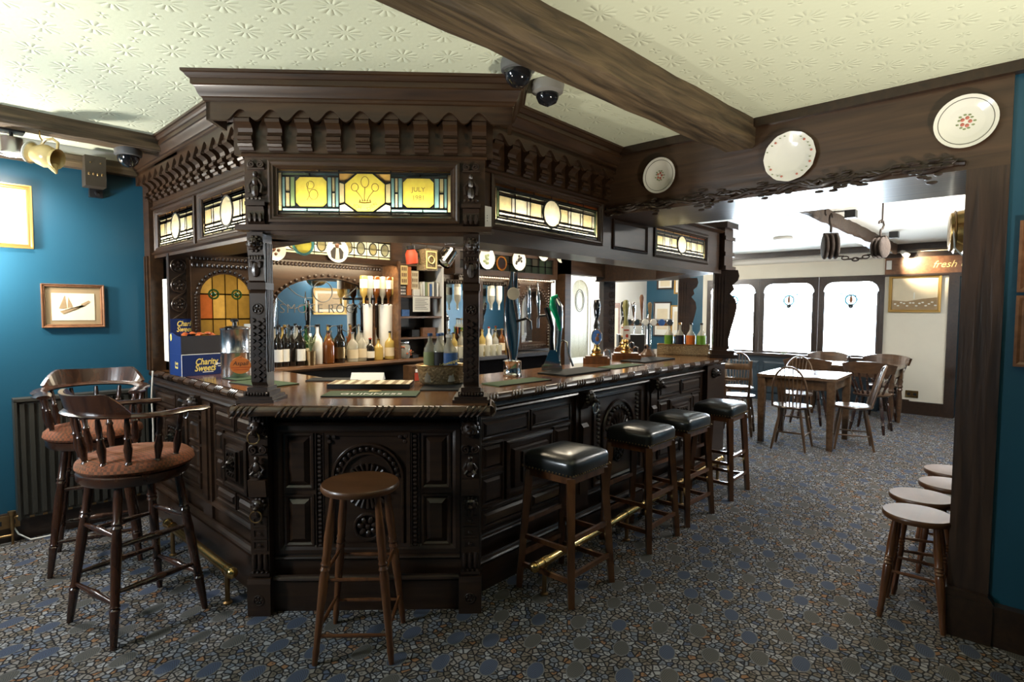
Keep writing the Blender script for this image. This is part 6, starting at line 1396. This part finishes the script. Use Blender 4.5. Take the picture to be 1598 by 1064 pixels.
# shelf cabinet contents
def carton(label, x0, x1, y0, y1, z0, z1, m_, print_=None, cat='box', name='carton'):
    r = thing(name, label, cat, T((x0+x1)/2, y0, z0)); w_, h_ = (x1-x0), z1-z0; obj('card', MB().box(-w_/2, w_/2, 0, y1-y0, 0, h_), m_, r, 0)
    if print_: 
        m = MB()
        for i in range(3):
            for k in range(3): m.box(-w_*.36+w_*.27*i, -w_*.22+w_*.27*i, -.0015, 0, h_*(.1+.3*k), h_*(.28+.3*k))
        obj('printing', m, print_, r, 0)
    return r
carton('yellow house shaped tin on the cabinet top shelf', 3.265, 3.345, 4.50, 4.57, 1.84, 2.03, GOLDP, FRW); carton('tall orange carton beside the house shaped tin', 3.35, 3.395, 4.51, 4.56, 1.74, 2.02, ORNG); carton('grey booklet box on the cabinet shelf', 3.405, 3.49, 4.52, 4.58, 1.80, 1.98, SEPL, MOUNT); carton('dark box under the house shaped tin', 3.268, 3.345, 4.52, 4.6, 1.736, 1.838, DCARD, WHTP); carton('small white cup like carton on the shelf', 3.42, 3.49, 4.50, 4.55, 1.736, 1.80, PAPER)
rr = random.Random(21); cm = [PAPER, WHTP, LEAF, SEPL, LBLUE, PAPER, GREYP, WHTP]
for k in range(8): tag(obj('card_booklet', MB().box(3.52+.029*k, 3.54+.029*k, 4.52, 4.62, 1.736, 1.85+.04*rr.random()), cm[k], None, 0), 'thin booklet in the upright cabinet row, %s' % (ORD[k] if k < 7 else 'rightmost'), 'booklet', 'booklets on the cabinet shelf')
nt_ = thing('paper_note', 'white typed sheet hanging from the cabinet shelf', 'notice', T(3.50, 4.485, 1.58)); obj('sheet', MB().box(-.105, .105, 0, .003, 0, .15), PAPER, nt_, 0); m = MB()
for k in range(7): m.box(-.08, .08-.02*(k % 3), -.001, 0, .025+.016*k, .029+.016*k)
obj('text_lines', m, INK, nt_, 0)
carton('blue carton lying on the lower cabinet shelf', 3.29, 3.38, 4.52, 4.65, 1.537, 1.60, LBLUE); carton('dark tin on the lower cabinet shelf', 3.56, 3.72, 4.54, 4.68, 1.332, 1.42, FRW); carton('black box beside the dark tin', 3.44, 3.53, 4.56, 4.66, 1.332, 1.40, BLACK)
cmch = thing('card_reader', 'black card payment reader at the end of the shelf', 'card reader', T(3.46, 4.53, SH, .2)); obj('body', MB().prismx([(0, 0), (.16, 0), (.16, .07), (.0, .03)], -.04, .04), BLACK, cmch, 0); obj('screen', MB().box(-.03, .03, .05, .13, .05, .066), MOUNT, cmch, 0)
tag(obj('drinks_leaflet', MB().prismx([(0, 0), (.004, 0), (.06, .22), (.056, .22)], -.05, .05, T(3.42, 4.70, SH, .5)), PAPER, None, 0), 'white leaflet leaning beside the sweet jar', 'leaflet')
rb = carton('red and brown carton below the bottle shelf', 3.25, 3.39, 4.3, 4.45, .92, 1.07, DKTAB); obj('front_print', MB().box(-.05, .05, -.002, 0, .01, .085), REDP, rb, 0); obj('white_print', MB().box(-.04, .04, -.002, 0, .09, .12), WHTP, rb, 0); tag(obj('under_counter', MB().box(2.3, 3.56, 4.25, 4.62, .0, .92), BLACK, None, 0), 'black under counter unit below the bottle shelf', 'cabinet')
# mug rail with things hanging from it
mr = thing('mug_rail', 'wooden rail inside the bar with mugs hanging from it', 'rail', T(3.4, 4.2)); obj('board', MB().box(-.45, .75, -.015, .015, 2.20, 2.30), CANW, mr, 0)
for dx, zt in ((-.42, 2.752), (.72, 2.652)): obj('hanger', MB().box(dx-.015, dx+.015, -.01, .01, 2.30, zt), CANW, mr, 0)
for dx in (-.24, -.06, .14): obj('hook', MB().tube([(dx, 0, 2.20), (dx, 0, 2.175), (dx+.012, 0, 2.16), (dx+.02, 0, 2.172)], .003, 5), BRASS, mr)
rj = thing('red_jug', 'red stoneware jug hanging upside the mug rail', 'jug', Matrix.Translation((3.165, 4.2, 2.085)) @ Matrix.Rotation(math.radians(-8), 4, 'Y')); obj('body', MB().lathe([(.05, -.075), (.055, -.07), (.055, .02), (.035, .06), (.04, .085)], n=16), REDP, rj); obj('collar', MB().lathe([(.037, .055), (.042, .06), (.042, .09)], n=16), BLACK, rj); obj('handle', MB().tube([(.05, 0, .04), (.085, 0, .03), (.085, 0, -.02), (.055, 0, -.04)], .007, 6), BLACK, rj)
tl = thing('printed_tin', 'printed square tin mug hanging in the middle of the rail', 'tin', T(3.345, 4.2, 2.058)); obj('tin', MB().box(-.075, .075, -.06, .06, -.095, .095), TIN, tl, 0); obj('handle', MB().tube([(-.05, 0, .095), (-.03, 0, .115), (.03, 0, .115), (.05, 0, .095)], .004, 6), STEEL, tl); m = MB().ring4(-.06, .06, -.08, .08, -.06, .012, [(0, 0), (0, .004), (1, .004)]); m.torus((0, -.063, 0), .035, .006, n=18); obj('embossing', m, GOLDP, tl)
mj = thing('metal_tankard', 'bright metal tankard tipped on the mug rail', 'tankard', Matrix.Translation((3.60, 4.2, 2.10)) @ Matrix.Rotation(math.radians(40), 4, 'Y')); obj('body', MB().lathe([(.062, -.085), (.064, -.08), (.056, .07), (.060, .08), (.052, .078), (.055, -.07), (0, -.07)], n=20, caps=False), CHROME, mj); obj('handle', MB().tube([(-.055, 0, .06), (-.10, 0, .05), (-.105, 0, -.03), (-.06, 0, -.05)], .007, 6), CHROME, mj)
# hanging portrait plates along the back bar
def hung_plate(x, y, z, R, label, motif):
    r = thing('hung_plate', label, 'plate', T(x, y, z), 'plates hung along the back bar'); Mx = Matrix.Rotation(PI/2, 4, 'X')
    obj('dish', MB().lathe([(0, .004), (R*.6, .005), (R*.92, .016), (R, .018), (R, .013), (R*.6, 0), (0, 0)], n=28, M=Mx, caps=False), CHINA, r)
    if motif == 'man':
        obj('coat', MB().prism([(-.055, -.075), (.055, -.075), (.06, -.01), (.03, .025), (-.03, .025), (-.06, -.01)], -.012, -.006), INK, r, 0); obj('waistcoat', MB().prism([(-.02, -.075), (.02, -.075), (.012, .02), (-.012, .02)], -.014, -.006), SEPL, r, 0); obj('face', MB().ball((0, -.011, .042), .019, .006, .022), FRW, r); obj('hat', MB().prism([(-.045, .055), (0, .062), (.045, .055), (.022, .085), (-.022, .085)], -.014, -.006), INK, r, 0)
    else:
        m = MB(); q = random.Random(int(x*97))
        for k in range(9): a = q.random()*6.28; d = R*.5*q.random(); m.ball((d*math.cos(a), -.008, d*math.sin(a)), R*.16, .004, R*.14, 6, 4)
        obj('motif', m, motif, r)
    return r
hung_plate(2.60, 4.516, 2.11, .105, 'oval portrait plate of a man in a dark coat on the back bar', 'man'); hung_plate(2.055, 4.516, 2.07, .085, 'brown patterned plate half hidden by the left column', FRW); hung_plate(4.40, 4.496, 2.165, .118, 'green patterned plate right of the right column', LEAF); hung_plate(4.92, 4.496, 2.175, .115, 'cream plate with dark figure over the tall chrome tap', INK)
hung_plate(5.36, 4.496, 2.30, .10, 'pale plate tucked under the canopy over the arched mirror', SEPL); hung_plate(5.70, 4.496, 2.29, .09, 'pale plate tucked under the canopy by the doorway', SEPL)
# planter of mixer bottles on the corner of the bar
pn = thing('tin_planter', 'embossed tin planter holding mixer bottles on the bar corner', 'planter', T(2.37, 2.83, CT+.006, math.radians(-38)))
obj('trough', MB().lathe([(.085, 0), (.095, .01), (.105, .10), (.11, .112), (.11, .12), (.102, .12), (.095, .015), (0, .015)], n=32, sx=1.5, sy=.95, caps=False), TIN, pn); obj('rim', MB().tube([(.163*math.cos(a), .104*math.sin(a), .12) for a in [2*PI*k/32 for k in range(32)]], .006, 6, True), OLDBR, pn)
for (dx, dy, lb, lm, cp) in ((-.075, -.04, 'clear mixer bottle with green label in the planter', LEAF, LBLUE), (-.02, -.045, 'clear mixer bottle with dark label in the planter', DCARD, LBLUE), (.045, -.035, 'large clear bottle with blue label in the planter', LBLUE, CHINA), (.0, .04, 'clear mixer bottle at the back of the planter', ORNG, LBLUE)):
    v = pn.matrix_world @ Vector((dx, dy, .016)); b_ = bottle('mixer_bottle', T(v.x, v.y, v.z), lb, .31 if lm is not LBLUE else .30, .042 if lm is not LBLUE else .056, BG_CL, cp, lm, shoulder=.68, neck=.32, group='mixer bottles in the tin planter', labz=(.22, .62))
    if lm is LBLUE: front_text('lettering', 'Schweppes', .030, YELP, b_, -.037, -.045, .125, rz=math.radians(-45), tilt=.3)
# taps ---------------------------------------------------------------
t1 = thing('beer_tap', 'tall twisted chrome beer tap with round medallion', 'beer tap', T(3.05, 2.84, CT, math.radians(-52)))
obj('pot_base', MB().lathe([(.070, 0), (.072, .01), (.066, .02), (.066, .105), (.070, .11), (.045, .118)], n=24), CHROME, t1)
vs = []; fs = []; n = 12; zz = [0.11+.05*k for k in range(14)]
for i, z in enumerate(zz):
    tw = .9*i/13; wv = .028+.034*math.sin(PI*min(1, i/13*1.05))**.8; dv = .022-.008*i/13
    for k in range(n): a = 2*PI*k/n; x, y = wv*math.cos(a), dv*math.sin(a); vs.append((x*math.cos(tw)-y*math.sin(tw), x*math.sin(tw)+y*math.cos(tw), z))
for i in range(len(zz)-1):
    for k in range(n): fs.append((i*n+k, i*n+(k+1) % n, (i+1)*n+(k+1) % n, (i+1)*n+k))
fs.append([(len(zz)-1)*n+k for k in range(n)]); m = MB(); m.add(vs, fs); obj('twisted_column', m, CHROME, t1, 60)
obj('peak', MB().prism([(-.055, .60), (.035, .60), (.035, .78), (.02, .70), (-.055, .645)], -.012, .012), CHROME, t1, 0); obj('medallion', MB().lathe([(.043, -.008), (.045, 0), (.043, .008)], n=22, M=Matrix.Translation((.01, -.045, .60)) @ Matrix.Rotation(PI/2, 4, 'X')), SEPL, t1)
obj('spout', MB().tube([(.03, 0, .40), (.10, .0, .42), (.13, 0, .40), (.135, 0, .34)], .010, 8), BLACK, t1); obj('tap_handle', MB().turn((.12, 0, .42), (.12, 0, .66), [(0, .008), (.3, .016), (.6, .010), (.85, .014), (1, .005)], 10), CHROME, t1)
t2 = thing('beer_tap', 'curved black and chrome beer tap with green shield top', 'beer tap', T(3.49, 2.82, CT+.012, math.radians(-52)))
obj('base', MB().box(-.08, .08, -.06, .06, 0, .035).prism([(-.07, .035), (.07, .035), (.03, .16), (-.02, .16)], -.045, .045), CHROME, t2, 0)
obj('curved_column', MB().tube([(.0, 0, .10), (-.01, 0, .22), (-.005, 0, .34), (-.035, 0, .44), (-.05, 0, .49)], [.030, .024, .024, .028, .026], 12, sq=(.8, 1)), BLACKG, t2); obj('chrome_back', MB().tube([(.035, 0, .08), (.05, 0, .22), (.055, 0, .36), (.05, 0, .50), (.02, 0, .575)], [.026, .022, .026, .034, .020], 12), CHROME, t2)
obj('green_shield', MB().tube([(.06, -.02, .31), (.04, -.03, .40), (.0, -.03, .50), (.0, -.025, .565), (.04, -.02, .585)], [.010, .018, .026, .022, .012], 10, sq=(1, .6)), GREENB, t2); obj('nozzle', MB().tube([(-.04, 0, .43), (-.10, 0, .425), (-.115, 0, .40), (-.115, 0, .33)], .011, 8), BLACK, t2); obj('pull_handle', MB().turn((-.11, 0, .42), (-.12, 0, .69), [(0, .008), (.25, .013), (.5, .018), (.75, .010), (1, .004)], 10), CHROME, t2)
obj('swan_loop', MB().tube([(.06, 0, .05), (.06, 0, .20), (.085, 0, .235), (.115, 0, .22), (.13, 0, .12), (.165, 0, .03)], .008, 8), CHROME, t2)
def hand_pump(x, y, label, plinth, badge, handle_m, clip):
    r = thing('hand_pump', label, 'hand pump', T(x, y, CT, math.radians(-55)))
    obj('plinth', MB().box(-plinth, plinth, -plinth*.8, plinth*.8, 0, .05).box(-plinth*.85, plinth*.85, -plinth*.65, plinth*.65, .05, .065), STW, r, 0)
    obj('brass_base', MB().lathe([(.055, .065), (.058, .075), (.04, .09), (.045, .11), (.026, .135), (.022, .17), (.028, .18), (.02, .20)], n=18), BRASS, r)
    obj('handle', MB().turn((0, .03, .17), (0, .10, .17+.42), [(0, .012), (.15, .020), (.40, .030), (.55, .016), (.62, .024), (.85, .034), (.97, .028), (1, .01)], 14), handle_m, r)
    if clip == 'oval': obj('pump_clip', MB().prism(ellipse(0, .24, .045, .07, 22), -.055, -.048), badge, r, 0); obj('clip_rim', MB().tube([(.046*math.cos(a), -.052, .24+.071*math.sin(a)) for a in [2*PI*k/22 for k in range(22)]], .005, 5, True), CHROME, r); obj('clip_figure', MB().ball((.005, -.056, .225), .018, .003, .025).ball((.012, -.056, .262), .014, .003, .012), FRW, r)
    else: obj('pump_clip', MB().prism([(-.036, .20), (.036, .20), (.036, .31), (.018, .335), (-.018, .335), (-.036, .31)], -.055, -.048), badge, r, 0); obj('clip_print', MB().prism(ellipse(.005, .235, .014, .018, 12), -.057, -.055).box(-.026, .024, -.057, -.055, .285, .297), REDP, r, 0)
    obj('swan_neck', MB().tube([(.07, -.02, .07), (.07, -.02, .11), (.09, -.03, .13), (.115, -.04, .12), (.12, -.04, .06)], .007, 8), CHROME, r); return r
hand_pump(4.36, 3.0, 'hand pump with oval blue badge and black handle', .12, LBLUE, BLACKG, 'oval'); hand_pump(4.90, 3.02, 'hand pump with tall olive handle and white badge', .14, CHINA, plain('olive_handle', (.20, .19, .06), .2), 'card'); hand_pump(5.62, 3.5, 'hand pump with black handle at the back of the counter', .10, CHINA, BLACKG, 'card')
tw = thing('tap_tower', 'chrome tee shaped tap tower with round badges and handles', 'beer tap', T(5.40, 3.06, CT, math.radians(-50)))
obj('foot', MB().lathe([(.085, 0), (.085, .02), (.05, .05), (.036, .08)], n=20), DKTAB, tw); obj('column', MB().lathe([(.036, .06), (.034, .10), (.038, .12), (.034, .14), (.034, .34)], n=18), CHROME, tw); obj('cross_pipe', MB().turn((-.25, 0, .36), (.25, 0, .36), [(0, .03), (.02, .042), (.06, .036), (.94, .036), (.98, .042), (1, .03)], 16), CHROME, tw); obj('finial', MB().lathe([(.012, .39), (.018, .41), (.006, .425), (.012, .435), (0, .445)], n=12, caps=False), CHROME, tw)
for k, mm in enumerate((STEEL, STEEL, CHINA, CHINA, LBLUE, STEEL)):
    x = -.21+.085*k; obj('badge', MB().lathe([(.034, 0), (.036, .006), (.03, .012)], n=18, M=Matrix.Translation((x, -.036, .36)) @ Matrix.Rotation(PI/2, 4, 'X')), mm, tw)
for k, (mm, h) in enumerate(((BLACK, .20), (CHROME, .18), (FRW, .26), (MOUNT, .18))):
    x = -.24+.085*k; obj('tap_handle', MB().turn((x, -.02, .39), (x-.012, -.05, .39+h), [(0, .008), (.25, .012), (.6, .020), (.9, .024), (1, .012)], 10), mm, tw); obj('nozzle', MB().cyl((x, -.05, .35), (x, -.06, .24), .009), CHROME, tw)
cr = thing('mixer_trough', 'long embossed tin trough of cordial bottles at the bar end', 'planter', T(5.84, 2.88, CT, math.radians(-66)))
obj('trough', MB().box(-.27, .27, -.07, .07, 0, .012).box(-.27, .27, -.07, -.062, 0, .115).box(-.27, .27, .062, .07, 0, .115).box(-.27, -.262, -.07, .07, 0, .115).box(.262, .27, -.07, .07, 0, .115), TIN, cr, 0)
obj('rim', MB().tube([(-.27, -.07, .115), (.27, -.07, .115), (.27, .07, .115), (-.27, .07, .115)], .005, 5, True), OLDBR, cr)
for (dx, lb, lm, cp) in ((-.15, 'cordial bottle with green band, leftmost in the long trough', LQ_GR, BLACK), (-.035, 'dark cordial bottle second in the long trough', LQ_DK, GOLD), (.08, 'orange cordial bottle in the long trough', LQ_OR, BLACK), (.19, 'cordial bottle with green band, rightmost in the long trough', LQ_GR, BLACK)):
    v = cr.matrix_world @ Vector((dx, 0, .013)); bottle('cordial_bottle', T(v.x, v.y, v.z), lb, .34, .050, BG_CL, cp, lm, shoulder=.62, neck=.28, group='cordial bottles in the long trough', labz=(.03, .60))
tag(obj('till_drawer', MB().box(-.16, .16, -.1, .1, 0, .20, T(5.95, 3.60, CT, math.radians(-50))), BLACK, None, 0), 'black box on the back counter behind the tap tower', 'box')
# second back bar counter: bottles and glasses before the mirror
for k in range(9):
    g_ = (BG_YE, BG_CL, BG_AM, BG_CL, BG_YE, BG_WH, BG_CL, BG_AM, BG_YE)[k]
    bottle('spirit_bottle', T(4.02+.105*k, 4.60, 1.101), 'spirit bottle on the steel counter before the second mirror, %s' % (ORD[k] if k < 8 else 'rightmost'), .26+.05*((k*7) % 3)/2, .040, g_, (BLACK, GOLD, REDP)[k % 3], (PAPER, SEPL, None)[k % 3], group='bottles before the second mirror')
for k in range(7):
    t = thing('tumbler', 'plain glass tumbler in the steel counter row, %s' % (ORD[k] if k < 6 else 'rightmost'), 'glass', T(4.0+.095*k, 4.46, 1.101), 'tumblers on the steel counter'); obj('glass', MB().lathe([(.028, 0), (.036, .11), (.033, .11), (.026, .008)], n=14), BG_CL, t)
for k, (x, z) in enumerate(((4.10, 1.52), (4.22, 1.52), (4.62, 1.52), (4.74, 1.52))): bottle('optic_bottle', Matrix.Translation((x, 4.63, z+.36)) @ Matrix.Rotation(PI, 4, 'X'), 'inverted spirit bottle on the second mirror, %s' % (ORD[k] if k < 3 else 'rightmost'), .28, .036, (BG_CL, BG_WH, BG_CL, BG_WH)[k], CHROME, PAPER, group='inverted bottles on the second mirror')
